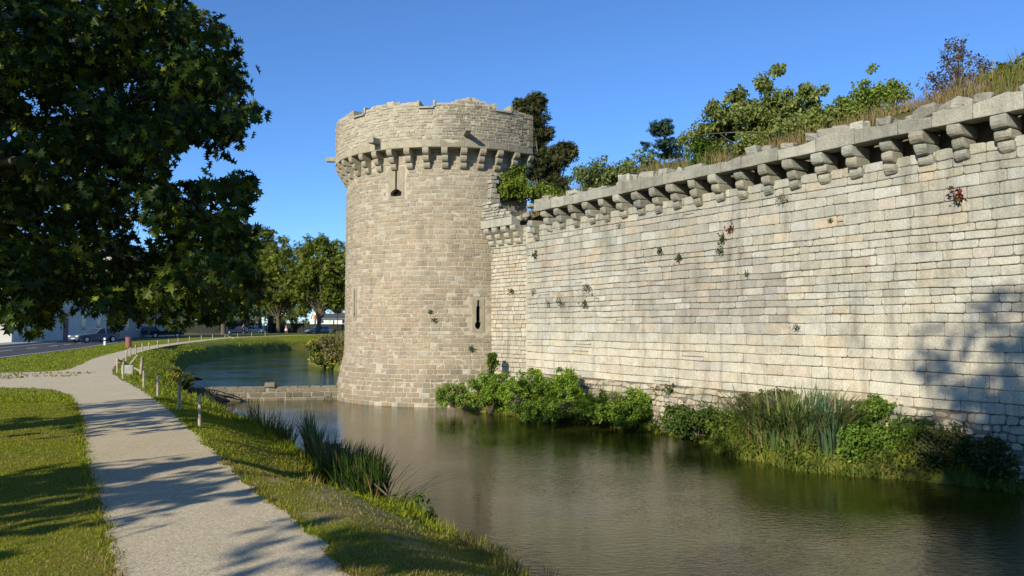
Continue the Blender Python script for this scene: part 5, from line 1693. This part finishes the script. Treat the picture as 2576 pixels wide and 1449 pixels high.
# roadside marker
p = at_z(263.5, 869, 0); k = p.y / F
mkr = empty("marker_post", p.to_tuple(), 0, "white roadside marker post at the lawn's far edge", "marker post")
M_WHITE = plain_mat("white_paint", (0.72, 0.72, 0.7), 0.6, 0.4, 0.08)
m = MB(); m.box(p.x - 2.2 * k, p.x + 2.2 * k, p.y - .06, p.y + .06, 0, 19 * k); m.build("post_body", M_WHITE, mkr)
m = MB(); m.box(p.x - 2.3 * k, p.x + 2.3 * k, p.y - .07, p.y + .07, 11 * k, 14 * k); m.build("dark_band", M_DARK, mkr)

# ------------------------------------------------------------------ background trees
def far_tree(label, x, yb, dep, blobs, trunk_r, seed, c0, c1, per=34, ncl=60, sz=0.75, crad=1.3, trunk_top=None, lean=0.0, group=None, zb=0.0):
    rs = np.random.RandomState(seed); r_ = random.Random(seed)
    b = at_y(x, yb, dep); b.z = zb
    t = empty("street_tree", b.to_tuple(), 0, label, "tree", group)
    bl = [blob(*q) for q in blobs]
    tot = sum(q[1][0] * q[1][2] for q in bl)
    cs = np.concatenate([clumps(c, rd, max(6, int(ncl * rd[0] * rd[2] / tot)), rs, 0.45) for c, rd in bl])
    top = Vector(cs.mean(0)); 
    m = MB()
    tt = b + (top - b) * 0.45
    m.tube([b + Vector((0, 0, -0.3)), b + Vector((0, 0, 0.4)), b.lerp(tt, 0.5) + Vector((lean, 0, 0)), tt], [trunk_r * 1.5, trunk_r * 1.05, trunk_r * 0.9, trunk_r * 0.7], 9)
    m.build("trunk", M_BARK, t, True)
    m = MB()
    for c in cs[::3]:
        m.tube(limb_path(b.lerp(tt, r_.uniform(0.55, 1.0)), c, r_, 0.06, 5, 0.15), [trunk_r * .5, trunk_r * .4, trunk_r * .3, trunk_r * .22, trunk_r * .14, 0.03], 5, cap=False)
    m.build("limbs", M_BARK, t, True)
    foliage("crown", cs, crad, per, sz, T_SPRAY, c0, c1, M_FARLEAF, t, 0.3, 0.5, 0.5, 0.7, rs, 0.3)
    return t
GA, GB = (0.10, 0.135, 0.022), (0.2, 0.2, 0.035)
far_tree("broad street tree with a straight trunk left of the white house", 700, 833, 165, [(715, 660, 165, 60, 62), (690, 735, 165, 66, 50), (755, 725, 165, 50, 58), (645, 700, 166, 50, 70)], 0.42, 601, GA, GB, 44, 260, 0.7)
far_tree("spreading street tree in front of the white house beside the tower", 800, 834, 158, [(805, 648, 158, 58, 62), (850, 690, 158, 50, 75), (770, 705, 158, 52, 56), (835, 735, 158, 50, 42)], 0.45, 602, GA, GB, 44, 280, 0.7)
far_tree("taller tree behind, showing above the oak's right edge", 655, 835, 172, [(650, 610, 172, 40, 42), (640, 680, 172, 55, 70)], 0.4, 603, (0.085, 0.12, 0.025), GB, 44, 170, 0.75)
far_tree("tree with a leaning pale trunk at the roadside behind the post row", 562, 842, 138, [(520, 690, 138, 60, 70), (590, 700, 138, 55, 75), (560, 770, 138, 60, 36)], 0.42, 604, (0.07, 0.1, 0.02), (0.13, 0.15, 0.03), 40, 120, 0.65, 1.1)
M_TRUNKLIT = M_BARK_GREY
far_tree("dark dense tree beyond the parked estate car", 440, 842, 150, [(430, 690, 150, 60, 90), (370, 720, 152, 50, 80), (480, 740, 150, 45, 60)], 0.45, 605, (0.05, 0.075, 0.018), (0.1, 0.12, 0.03), 40, 120)
for i, (x, yt, dep, lb) in enumerate(((610, 640, 262, "distant tree behind the gateway pillars"), (735, 655, 266, "distant tree behind the broad street tree"), (520, 640, 210, "distant tree behind the leaning trunk"), (335, 690, 190, "distant tree above the dark slate house"), (850, 640, 272, "distant tree behind the white house at the tower's edge"))):
    far_tree(lb, x, 830, dep, [(x, (yt + 800) / 2, dep, 55, (800 - yt) / 2), (x + 40, (yt + 820) / 2 + 10, dep, 40, (800 - yt) / 2.6), (x - 42, (yt + 820) / 2 + 10, dep, 40, (800 - yt) / 2.6)], 0.45, 620 + i, (0.07, 0.1, 0.022), (0.14, 0.16, 0.035), 40, 90, 0.9, 1.7)

# ------------------------------------------------------------------ walls, gate, houses
M_STONE_SHADE = plain_mat("shade_dark_rubble", (0.035, 0.036, 0.03), 0.95, 0.1, 0.4, 2.0)  # rubble colour darkened to carry the tree shade over these walls
M_RENDER = plain_mat("white_render", (0.75, 0.73, 0.68), 0.85, 0.2, 0.06, 0.8)
M_RENDER_SHADE = plain_mat("shade_dim_render", (0.5, 0.48, 0.44), 0.9, 0.2, 0.15, 0.6)  # white render dimmed, the street front's shade sits in its colour
M_SLATE = plain_mat("slate", (0.075, 0.08, 0.085), 0.7, 0.3, 0.2, 2.0)
M_GLASSD = plain_mat("dark_glass", (0.03, 0.035, 0.04), 0.15, 0.5, 0.1)
M_TEAL = plain_mat("teal_panel", (0.25, 0.6, 0.55), 0.5, 0.4, 0.05)
M_GREYR = plain_mat("grey_render", (0.36, 0.33, 0.28), 0.9, 0.2, 0.12, 0.6)
def wall_run(name, label, x0, x1, yt, dep, thick=0.5, cat="wall", mat=None, copz=True):
    a, b = at_y(x0, 830, dep), at_y(x1, 830, dep)
    h = EYE + (818 - yt) * dep / F
    t = empty(name, ((a.x + b.x) / 2, dep, 0), 0, label, cat)
    m = MB(); m.box(a.x, b.x, dep, dep + thick, -0.2, h); m.build("masonry", mat or M_STONE_SHADE, t)
    if copz:
        m = MB(); m.box(a.x, b.x, dep - 0.06, dep + thick + 0.06, h + 0.002, h + 0.14); m.build("wall_cap", M_STONE_SHADE, t)
    return t
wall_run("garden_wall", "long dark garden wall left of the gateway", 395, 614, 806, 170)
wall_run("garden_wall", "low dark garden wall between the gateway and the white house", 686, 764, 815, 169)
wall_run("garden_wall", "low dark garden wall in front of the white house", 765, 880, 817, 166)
for lb, x0, x1, yt in (("left stone gate pillar by the silver hatchback", 615.5, 624.5, 798), ("right stone gate pillar beside the straight tree trunk", 673.5, 684.8, 799.5)):
    a, b = at_y(x0, 830, 168), at_y(x1, 830, 168)
    h = EYE + (818 - yt) * 168 / F
    t = empty("gate_pillar", ((a.x + b.x) / 2, 168, 0), 0, lb, "gate pillar", "pillars of the gateway")
    m = MB(); m.box(a.x, b.x, 168, 168.8, -0.2, h); m.build("shaft", M_STONE_SHADE, t)
    m = MB(); m.box(a.x - 0.12, b.x + 0.12, 167.9, 168.9, h + 0.002, h + 0.3); m.build("cap", M_STONE_SHADE, t)

def gable_house(name, label, x0, x1, y0, y1, eaves, ridge, axis_x, wallm, roofm, M=Matrix(), openings=(), cat="house"):
    """box with a pitched roof in its own frame; M places it; openings: (part, face, u0,u1,z0,z1, mat)"""
    t = empty(name, M.translation.to_tuple(), 0, label, cat)
    m = MB()
    if axis_x:   # ridge along x; gables on x0 / x1
        ym = (y0 + y1) / 2
        V = [(x0, y0, -.2), (x1, y0, -.2), (x1, y1, -.2), (x0, y1, -.2), (x0, y0, eaves), (x1, y0, eaves), (x1, y1, eaves), (x0, y1, eaves), (x0, ym, ridge), (x1, ym, ridge)]
        Fc = [(0, 1, 5, 4), (2, 3, 7, 6), (1, 2, 6, 9, 5), (3, 0, 4, 8, 7)]
        RV = [(x0 - .2, y0 - .3, eaves - .15), (x1 + .2, y0 - .3, eaves - .15), (x1 + .2, ym, ridge + .12), (x0 - .2, ym, ridge + .12), (x1 + .2, y1 + .3, eaves - .15), (x0 - .2, y1 + .3, eaves - .15)]
    else:
        xm = (x0 + x1) / 2
        V = [(x0, y0, -.2), (x1, y0, -.2), (x1, y1, -.2), (x0, y1, -.2), (x0, y0, eaves), (x1, y0, eaves), (x1, y1, eaves), (x0, y1, eaves), (xm, y0, ridge), (xm, y1, ridge)]
        Fc = [(0, 1, 5, 8, 4), (2, 3, 7, 9, 6), (1, 2, 6, 5), (3, 0, 4, 7)]
        RV = [(x0 - .3, y1 + .2, eaves - .15), (x0 - .3, y0 - .05, eaves - .15), (xm, y0 - .05, ridge + .12), (xm, y1 + .2, ridge + .12), (x1 + .3, y0 - .05, eaves - .15), (x1 + .3, y1 + .2, eaves - .15)]
    m.add([M @ Vector(v) for v in V], Fc)
    m.build("wall", wallm, t)
    m = MB()
    RF = [(0, 1, 2, 3), (3, 2, 4, 5)]
    up_ = [M @ Vector(v) for v in RV]; dn = [M @ (Vector(v) - Vector((0, 0, .1))) for v in RV]
    m.add(up_ + dn, RF + [tuple(i + 6 for i in f[::-1]) for f in RF] + ([(0, 1, 7, 6), (4, 5, 11, 10), (1, 2, 8, 7), (2, 4, 10, 8), (0, 3, 9, 6), (3, 5, 11, 9)]))
    m.build("roof", roofm, t)
    for (part, face, u0, u1, z0, z1, mat_) in openings:
        m = MB()
        if face == "y0": m.box(u0, u1, y0 - .04, y0 + .1, z0, z1, M=M)
        else: m.box(x1 - .1, x1 + .04, u0, u1, z0, z1, M=M)
        o = m.build(part, M_RENDER if part == "window" else mat_, t)
        if part == "window":
            m = MB(); e = 0.1
            if face == "y0": m.box(u0 + e, u1 - e, y0 - .06, y0 + .05, z0 + e, z1 - e, M=M)
            else: m.box(x1 - .05, x1 + .06, u0 + e, u1 - e, z0 + e, z1 - e, M=M)
            m.build("pane", mat_, o)
    return t
DW = 235.0
def wx(x): return at_y(x, 820, DW).x
def wz(y): return EYE + (818 - y) * DW / F
Mw = Matrix()
wh = gable_house("white_house", "white gabled house with a dark porch and a flag seen beside the tower", wx(784), wx(797), DW, DW + 9, wz(800), wz(779), False, M_RENDER, M_SLATE, Mw,
                 [("window", "y0", wx(786), wx(788.6), wz(812), wz(806), M_GLASSD), ("door", "y0", wx(791), wx(794.5), -.1, wz(803), M_GLASSD)])
wing = gable_house("white_house", "long white house wing with a slate roof and a teal window", wx(797.5), wx(880), DW + 1, DW + 10, wz(802), wz(789), True, M_RENDER, M_SLATE, Mw,
                   [("window", "y0", wx(809), wx(813), wz(812), wz(806), M_GLASSD), ("window", "y0", wx(824), wx(831), wz(813), wz(804), M_TEAL), ("door", "y0", wx(836), wx(839), -.1, wz(806), M_GLASSD), ("window", "y0", wx(858), wx(866), wz(815), wz(803), M_GLASSD)])
gable_house("white_house", "white house gable half hidden behind the street tree", wx(760), wx(779), DW + 14, DW + 24, wz(803), wz(782), False, M_RENDER, M_SLATE, Mw, [("window", "y0", wx(767), wx(770), wz(806), wz(800), M_GLASSD)])
fl = at_y(793, 800, DW - 0.6)
ft = empty("flag", fl.to_tuple(), 0, "small orange and dark red flag over the white house porch", "flag")
m = MB(); m.tube([fl + Vector((0, .5, -0.3)), fl + Vector((0.3, -0.5, 1.6))], [0.03, 0.03], 6); m.build("flag_pole", M_WOOD, ft)
for nm, x0_, x1__, cc in (("flag_cloth", -0.45, 0.15, (0.75, 0.22, 0.04)), ("flag_cloth", 0.151, 0.6, (0.12, 0.03, 0.04))):
    m = MB(); m.box(fl.x + x0_, fl.x + x1__, fl.y - .52, fl.y - .5, fl.z - 0.4, fl.z + 0.9); m.build(nm, plain_mat("flag_colour", cc, 0.8), ft)
# houses along the street on the left
Ml = Matrix.Translation((-45.1, 72, 0)) @ Matrix.Rotation(R(8.5), 4, 'Z')
ops = []
for i in range(5):
    ops.append(("window", "x1", 2.2 + i * 4.6, 3.5 + i * 4.6, 1.0, 2.6, M_GLASSD) if i != 2 else ("door", "x1", 2.2 + i * 4.6, 3.4 + i * 4.6, 0.02, 2.4, plain_mat("plum_door", (0.07, 0.02, 0.04), 0.5)))
    ops.append(("window", "x1", 2.3 + i * 4.6, 3.3 + i * 4.6, 3.6, 4.8, M_GLASSD))
gable_house("street_house", "white rendered house along the street with a sunlit end wall", -9, 0, 0, 24, 5.4, 8.6, False, M_RENDER_SHADE, M_SLATE, Ml, ops + [("window", "y0", -5.5, -4.3, 3.4, 4.7, M_GLASSD)])
Mb = Matrix.Translation((-49.3, 100, 0)) @ Matrix.Rotation(R(4), 4, 'Z')
ops = [("window", "x1", 2 + i * 3.6, 3.1 + i * 3.6, z, z + 1.4, M_GLASSD) for i in range(4) for z in (1.0, 4.0, 6.6)]
gable_house("street_house", "tall grey slate house with a pale gable farther along the street", -8, 0, 0, 16, 9.2, 13, False, M_GREYR, M_SLATE, Mb, ops)
# lamp posts
for lb, x, dep, yt in (("slim lamp post in front of the white house", 849, 156, 775), ("dark lamp post standing before the grey street house", 392, 108, 735)):
    p = at_y(x, 830, dep); p.z = 0
    h = EYE + (818 - yt) * dep / F
    t = empty("street_lamp", p.to_tuple(), 0, lb, "street lamp")
    m = MB(); m.tube([p, p + Vector((0, 0, 1)), p + Vector((0, 0, h))], [0.11, 0.08, 0.055], 8); m.build("lamp_pole", M_DARK, t)
    m = MB(); m.tube([p + Vector((0, 0, h)), p + Vector((0.05, 0, h + 0.12)), p + Vector((0.9, 0, h + 0.2))], [0.05, 0.05, 0.04], 6); m.box(p.x + .7, p.x + 1.3, p.y - .12, p.y + .12, h + .12, h + .24); m.build("lamp_head", M_DARK, t)

# ------------------------------------------------------------------ cars
M_TYRE = plain_mat("tyre", (0.02, 0.02, 0.02), 0.9, 0.2)
M_RIM = plain_mat("rim", (0.4, 0.4, 0.42), 0.35, 0.5, 0.05, 5, 0, 0.8)
M_LAMP = plain_mat("headlamp", (0.6, 0.6, 0.58), 0.2, 0.6, 0.05)
M_TAIL = plain_mat("tail_lamp", (0.35, 0.02, 0.02), 0.3, 0.5, 0.05)
M_PLATE = plain_mat("licence_plate", (0.6, 0.58, 0.4), 0.5, 0.4, 0.05)
def car_meshes(L, W, H, kind):
    """front at -x; returns dict of meshes"""
    hl = L / 2
    if kind == "estate": top = [(-0.14, .60), (0.06, .97), (0.2, 1.0), (0.72, 0.98), (0.93, .66), (0.97, .60)]
    elif kind == "van": top = [(-0.3, .55), (-0.12, .97), (0.2, 1.0), (0.9, 1.0), (0.97, .62), (0.98, .58)]
    elif kind == "saloon": top = [(-0.2, .62), (0.08, .96), (0.25, 1.0), (0.5, .97), (0.78, .70), (0.84, .64)]
    else: top = [(-0.2, .60), (0.04, .96), (0.2, 1.0), (0.62, .97), (0.86, .70), (0.93, .62)]
    low = [(-1.0, .22), (-1.0, .40), (-0.93, .50), (-0.5, .58)] + [(top[0][0], top[0][1])]
    rear = [(top[-1][0], top[-1][1]), (1.0, .52), (1.0, .24)]
    out = {}
    # body: lower shell with rounded plan
    prof = low + rear
    b = MB()
    rows = []
    for (u, v) in prof:
        k_ = 0.86 if abs(u) > 0.97 else 1.0
        rows.append([(u * hl, -W / 2 * k_, v * H), (u * hl, W / 2 * k_, v * H)])
    n = len(rows)
    V = [q for r_ in rows for q in r_]
    Fc = [(2 * i, 2 * i + 2, 2 * i + 3, 2 * i + 1) for i in range(n - 1)] + [tuple(2 * i for i in range(n))[::-1], tuple(2 * i + 1 for i in range(n)), (2 * n - 2, 0, 1, 2 * n - 1)]
    bm_ = bmesh.new()
    vs = [bm_.verts.new(v) for v in V]
    for f in Fc: bm_.faces.new([vs[i] for i in f])
    bmesh.ops.recalc_face_normals(bm_, faces=bm_.faces)
    bmesh.ops.bevel(bm_, geom=[e for e in bm_.edges if e.calc_face_angle(0) > 0.5], offset=0.05, segments=2, affect='EDGES')
    b.bm(bm_)
    out["body"] = b.mesh("body", False)
    # glasshouse
    g = MB(); rows = []
    for (u, v) in top:
        w = W / 2 * (0.95 - 0.17 * (v - .58) / .42)
        rows.append([(u * hl, -w, v * H), (u * hl, w, v * H)])
    n = len(rows); V = [q for r_ in rows for q in r_]
    g.add(V, [(2 * i, 2 * i + 1, 2 * i + 3, 2 * i + 2) for i in range(n - 1)] + [tuple(2 * i for i in range(n)), tuple(2 * i + 1 for i in range(n))[::-1]])
    out["windows"] = g.mesh("windows")
    # roof skin and pillars
    rf = MB()
    for i in range(1, n - 2):
        (u0, v0), (u1, v1) = top[i], top[i + 1]
        if abs(v0 - v1) > 0.2: continue
        w0, w1 = W / 2 * (0.95 - 0.17 * (v0 - .58) / .42) + .01, W / 2 * (0.95 - 0.17 * (v1 - .58) / .42) + .01
        rf.add([(u0 * hl, -w0, v0 * H + .012), (u0 * hl, w0, v0 * H + .012), (u1 * hl, w1, v1 * H + .012), (u1 * hl, -w1, v1 * H + .012), (u0 * hl, -w0, v0 * H - .05), (u0 * hl, w0, v0 * H - .05), (u1 * hl, w1, v1 * H - .05), (u1 * hl, -w1, v1 * H - .05)],
               [(0, 3, 2, 1), (0, 4, 7, 3), (1, 2, 6, 5)])
    for i0, i1 in ((0, 1), (n - 3, n - 1)):
        (u0, v0), (u1, v1) = top[i0], top[i1]
        for sg in (-1, 1):
            w0, w1 = (W / 2 * (0.95 - 0.17 * (v0 - .58) / .42) + .012) * sg, (W / 2 * (0.95 - 0.17 * (v1 - .58) / .42) + .012) * sg
            rf.tube([(u0 * hl, w0, v0 * H), (u1 * hl, w1, v1 * H)], [.05, .05], 5)
    for sg in (-1, 1):
        um = 0.3
        rf.tube([(um * hl, sg * W / 2 * .955, .58 * H), (um * hl, sg * (W / 2 * .785 + .012), .99 * H)], [.045, .045], 5)
    out["roof"] = rf.mesh("roof")
    return out
def wheel_mesh(r):
    m = MB(); m.tube([(0, -.1, 0), (0, .1, 0)], [r, r], 18)
    q = MB(); q.tube([(0, -.108, 0), (0, .108, 0)], [r * .62, r * .62], 12)
    return m.mesh("wheel"), q.mesh("rim")
def car(label, loc, heading, col, L=4.0, W=1.68, H=1.45, kind="hatch"):
    t = empty("parked_car", loc, heading, label, "car", "cars parked along the street and drive")
    paint = plain_mat("car_paint", col, 0.25, 0.6, 0.03, 3)
    ms = car_meshes(L, W, H, kind)
    link("body", ms["body"], paint, t, False); link("windows", ms["windows"], M_GLASSD, t, False); link("roof", ms["roof"], paint, t, False)
    wm, rm = wheel_mesh(0.3); wm.materials.append(M_TYRE); rm.materials.append(M_RIM)
    for u in (-.62, .62):
        for sg in (-1, 1):
            o = link("wheel", wm, None, t, False); o.location = (u * L / 2, sg * (W / 2 - .08), .3)
            q = link("rim", rm, None, o, False)
    for sg in (-1, 1):
        m = MB(); m.bm(rounded_box(.12, .36, .15, .03), M=Matrix.Translation((-L / 2 * .975, sg * W * .33, H * .45))); link("headlight", m.mesh("headlight"), M_LAMP, t, False)
        m = MB(); m.bm(rounded_box(.08, .2, .3, .03), M=Matrix.Translation((L / 2 * .975, sg * W * .40, H * .48))); link("tail_light", m.mesh("tail_light"), M_TAIL, t, False)
    m = MB(); m.box(-L / 2 - .012, -L / 2 + .03, -.26, .26, H * .26, H * .33); link("licence_plate", m.mesh("licence_plate"), M_PLATE, t, False)
    return t
def cpos(x, dep): 
    p = at_y(x, 830, dep); return (p.x, p.y, 0.01)
car("dark blue hatchback at the kerb left of the gateway", cpos(597, 150), R(8), (0.02, 0.035, 0.09), 4.1, 1.7, 1.45)
car("small silver hatchback in the gateway between the pillars", cpos(644, 163), R(170), (0.42, 0.47, 0.47), 3.5, 1.6, 1.45)
car("grey estate car inside the gate behind the silver hatchback", cpos(668, 176), R(165), (0.12, 0.15, 0.17), 4.4, 1.75, 1.6, "estate")
car("white van behind the silver hatchback inside the gate", cpos(652, 184), R(175), (0.65, 0.66, 0.66), 4.2, 1.8, 2.3, "van")
car("dark blue car behind the low wall left of the white house", cpos(752, 178), R(5), (0.03, 0.045, 0.16), 4.2, 1.7, 1.75, "saloon")
car("silver saloon under the spreading tree by the white house", cpos(793, 160), R(35), (0.5, 0.52, 0.53), 3.9, 1.7, 1.4, "saloon")
car("pale silver hatchback just right of the spreading tree's trunk", cpos(818, 160), R(150), (0.52, 0.55, 0.58), 3.9, 1.68, 1.45)
car("black car half hidden by the tower's left edge", cpos(864, 157), R(12), (0.02, 0.022, 0.025), 4.1, 1.7, 1.45)
car("grey blue saloon parked on the street under the oak leaves", cpos(238, 76), R(62), (0.09, 0.12, 0.18), 4.3, 1.7, 1.36, "saloon")
car("dark green estate car parked beyond the litter bin", cpos(420, 106), R(20), (0.015, 0.03, 0.03), 4.3, 1.72, 1.5, "estate")
car("dark car ahead of the dark green estate, half behind the leaves", cpos(362, 108), R(20), (0.04, 0.06, 0.1), 4.2, 1.7, 1.45)

# ------------------------------------------------------------------ people
M_SKIN = plain_mat("skin", (0.45, 0.26, 0.18), 0.6, 0.3, 0.05)
def person(label, loc, h, heading, top_c, low_c, hair_c, skirt=False):
    t = empty("person", loc, heading, label, "person")
    k = h / 1.7
    J = {"pelvis": (0, 0, .92), "waist": (0, .01, 1.08), "chest": (0, 0, 1.3), "neck": (0, 0, 1.45), "head": (0, -.015, 1.56), "crown": (0, 0, 1.68),
         "ls": (.17, 0, 1.38), "le": (.22, .04, 1.1), "lw": (.21, -.08, .88), "lh": (.2, -.12, .79), "rs": (-.17, 0, 1.38), "re": (-.22, .05, 1.1), "rw": (-.2, -.1, .92), "rh": (-.19, -.16, .84),
         "lk": (.1, -.12, .5), "la": (.09, -.16, .08), "lt": (.09, -.3, .03), "rk": (-.1, .04, .5), "ra": (-.09, .2, .1), "rt": (-.09, .1, .03)}
    rad = {"pelvis": .14, "waist": .12, "chest": .15, "neck": .055, "head": .095, "crown": .06, "ls": .07, "le": .045, "lw": .032, "lh": .04, "rs": .07, "re": .045, "rw": .032, "rh": .04, "lk": .06, "la": .04, "lt": .035, "rk": .06, "ra": .04, "rt": .035}
    E = [("pelvis", "waist"), ("waist", "chest"), ("chest", "neck"), ("neck", "head"), ("head", "crown"), ("chest", "ls"), ("ls", "le"), ("le", "lw"), ("lw", "lh"), ("chest", "rs"), ("rs", "re"), ("re", "rw"), ("rw", "rh"), ("pelvis", "lk"), ("lk", "la"), ("la", "lt"), ("pelvis", "rk"), ("rk", "ra"), ("ra", "rt")]
    names = list(J)
    me = bpy.data.meshes.new("body")
    me.from_pydata([tuple(c * k for c in J[n]) for n in names], [(names.index(a), names.index(b)) for a, b in E], [])
    o = link("body", me, M_SKIN, t, False)
    sk = o.modifiers.new("skin", 'SKIN'); sv = me.skin_vertices[0].data
    for i, n in enumerate(names):
        sv[i].radius = (rad[n] * k, rad[n] * k); sv[i].use_root = (n == "pelvis")
    o.modifiers.new("sub", 'SUBSURF').levels = 1
    m = MB(); m.tube([Vector((0, 0, z)) * k for z in (1.0, 1.12, 1.3, 1.42)], [.17 * k, .155 * k, .19 * k, .12 * k], 12); link("shirt", m.mesh("shirt", True), plain_mat("shirt", top_c, 0.9), t, False)
    if skirt:
        m = MB(); m.tube([Vector((0, 0, z)) * k for z in (1.03, .9, .58)], [.16 * k, .22 * k, .36 * k], 14); link("skirt", m.mesh("skirt", True), plain_mat("skirt", low_c, 0.9), t, False)
    else:
        m = MB()
        m.tube([Vector(J[n]) * k for n in ("pelvis", "lk", "la")], [.125 * k, .085 * k, .07 * k], 8); m.tube([Vector(J[n]) * k for n in ("pelvis", "rk", "ra")], [.125 * k, .085 * k, .07 * k], 8)
        link("trousers", m.mesh("trousers", True), plain_mat("trousers", low_c, 0.9), t, False)
    b = bmesh.new(); bmesh.ops.create_uvsphere(b, u_segments=10, v_segments=8, radius=.115 * k)
    m = MB(); m.bm(b, M=Matrix.Translation(Vector((0, .025, 1.6)) * k)); link("hair", m.mesh("hair", True), plain_mat("hair", hair_c, 0.7), t, False)
    return t
p = at_y(720, 835, 162)
person("woman in a pink top and white skirt walking under the street trees", (p.x, p.y, 0.0), 1.72, R(60), (0.5, 0.28, 0.25), (0.75, 0.74, 0.72), (0.2, 0.12, 0.06), True)
p = at_y(612.5, 838, 148)
person("person in dark clothes standing beside the dark blue hatchback", (p.x, p.y, 0.0), 1.78, R(30), (0.025, 0.03, 0.035), (0.03, 0.03, 0.035), (0.3, 0.22, 0.14))

# ------------------------------------------------------------------ hedges in the distance, tall grass behind the tower
def hedge(label, x0, x1, yt, dep, seed, c0, c1, thick=3.0):
    rs = np.random.RandomState(seed)
    a, b = at_y(x0, 830, dep), at_y(x1, 830, dep)
    h = EYE + (818 - yt) * dep / F
    t = empty("hedge", ((a.x + b.x) / 2, dep, 0), 0, label, "hedge")
    n = int((b.x - a.x) * h * 0.5)
    cs = np.stack([rs.uniform(a.x, b.x, n), dep + rs.uniform(0, thick, n), h * rs.rand(n) ** 0.8 * (0.75 + 0.35 * rs.rand(n))], 1)
    foliage("foliage", cs, 1.3, 32, 0.8, T_SPRAY, c0, c1, M_FARLEAF, t, 0.3, 0.4, 0.4, 0.8, rs, 0.3)
    m = MB()
    for i in range(6):
        x = a.x + (b.x - a.x) * (i + .5) / 6
        m.tube([(x, dep + thick / 2, -.1), (x + .2, dep + thick / 2, h * .6)], [.12, .05], 6)
    m.build("stem", M_BARK, t)
DG = ((0.045, 0.07, 0.018), (0.09, 0.11, 0.03))
hedge("dark tall hedge behind the garden wall left of the gateway", 340, 620, 752, 180, 801, *DG)
hedge("green hedge closing the view through the gateway", 610, 765, 772, 250, 802, (0.08, 0.11, 0.025), (0.15, 0.17, 0.04))
rs = np.random.RandomState(91)
n = 9000
Q = np.stack([rs.uniform(-18.5, -8.8, n), rs.uniform(44, 82, n)], 1)
sdu = poly_sd(Q, UP_POLY); k = (sdu > 0.05) & (sdu < 4.5); Q = Q[k]; n = len(Q)
V, P, kk = blades(np.column_stack([Q, ground_h(Q)]), 0.5 + 1.1 * rs.rand(n), np.full(n, 0.07), 0.1 + 0.4 * rs.rand(n), rs.uniform(0, 6.28, n), rs, (0, .5, 1.0))
mixd = rs.rand(n) < 0.45 + 0.4 * (vnoise(Q[:, 0], Q[:, 1], 2.5, 55) - 0.5)
col = np.where(mixd[:, None], leaf_cols(n, (0.32, 0.22, 0.11), (0.25, 0.14, 0.09), 0.3, 0.5, rs), leaf_cols(n, (0.13, 0.165, 0.03), (0.2, 0.22, 0.05), 0.3, 0.5, rs))
g = link("tall_grass", mesh_np("tall_grass", V, P, np.repeat(col, kk, axis=0)), M_GRASS)
tag(g, "tall tan and green meadow grass on the bank behind the tower", "grass", kind="stuff")
# leafy ground cover filling the ledge between the bushes
rs = np.random.RandomState(72)
n = 30000
sw = rs.uniform(18.5, 39.5, n); dw = rs.uniform(0.05, 2.9, n)
Q = np.array([wall_pt(a, 0, b)[:2] for a, b in zip(sw, dw)])
H = np.maximum(ground_h(Q), ZW_LOW); sd = poly_sd(Q, LOW_POLY)
top = 0.12 + 0.75 * vnoise(sw, dw * 0.5, 0.9, 47) ** 1.5
k = (sd > -0.14) & (vnoise(sw, dw, 0.6, 46) > 0.2)
Q, H, top, sw = Q[k], H[k], top[k], sw[k]; n = len(Q)
pos = np.column_stack([Q, H + top * rs.rand(n) ** 0.6])
mixc = vnoise(sw, Q[:, 0], 1.6, 48)[:, None]
col = leaf_cols(n, (0.12, 0.19, 0.026), (0.22, 0.25, 0.05), 0.3, 0.5, rs) * (1 - 0.45 * (mixc > 0.55))
V, P, C = leaf_cloud(pos, 0.085 * (0.6 + 0.8 * rs.rand(n)), T_OVAL, col, 0.45, None, rs, 0.2)
g = link("undergrowth", mesh_np("undergrowth", V, P, C), M_LEAF)
tag(g, "tangled green undergrowth between the bushes at the foot of the wall", "undergrowth", kind="stuff")
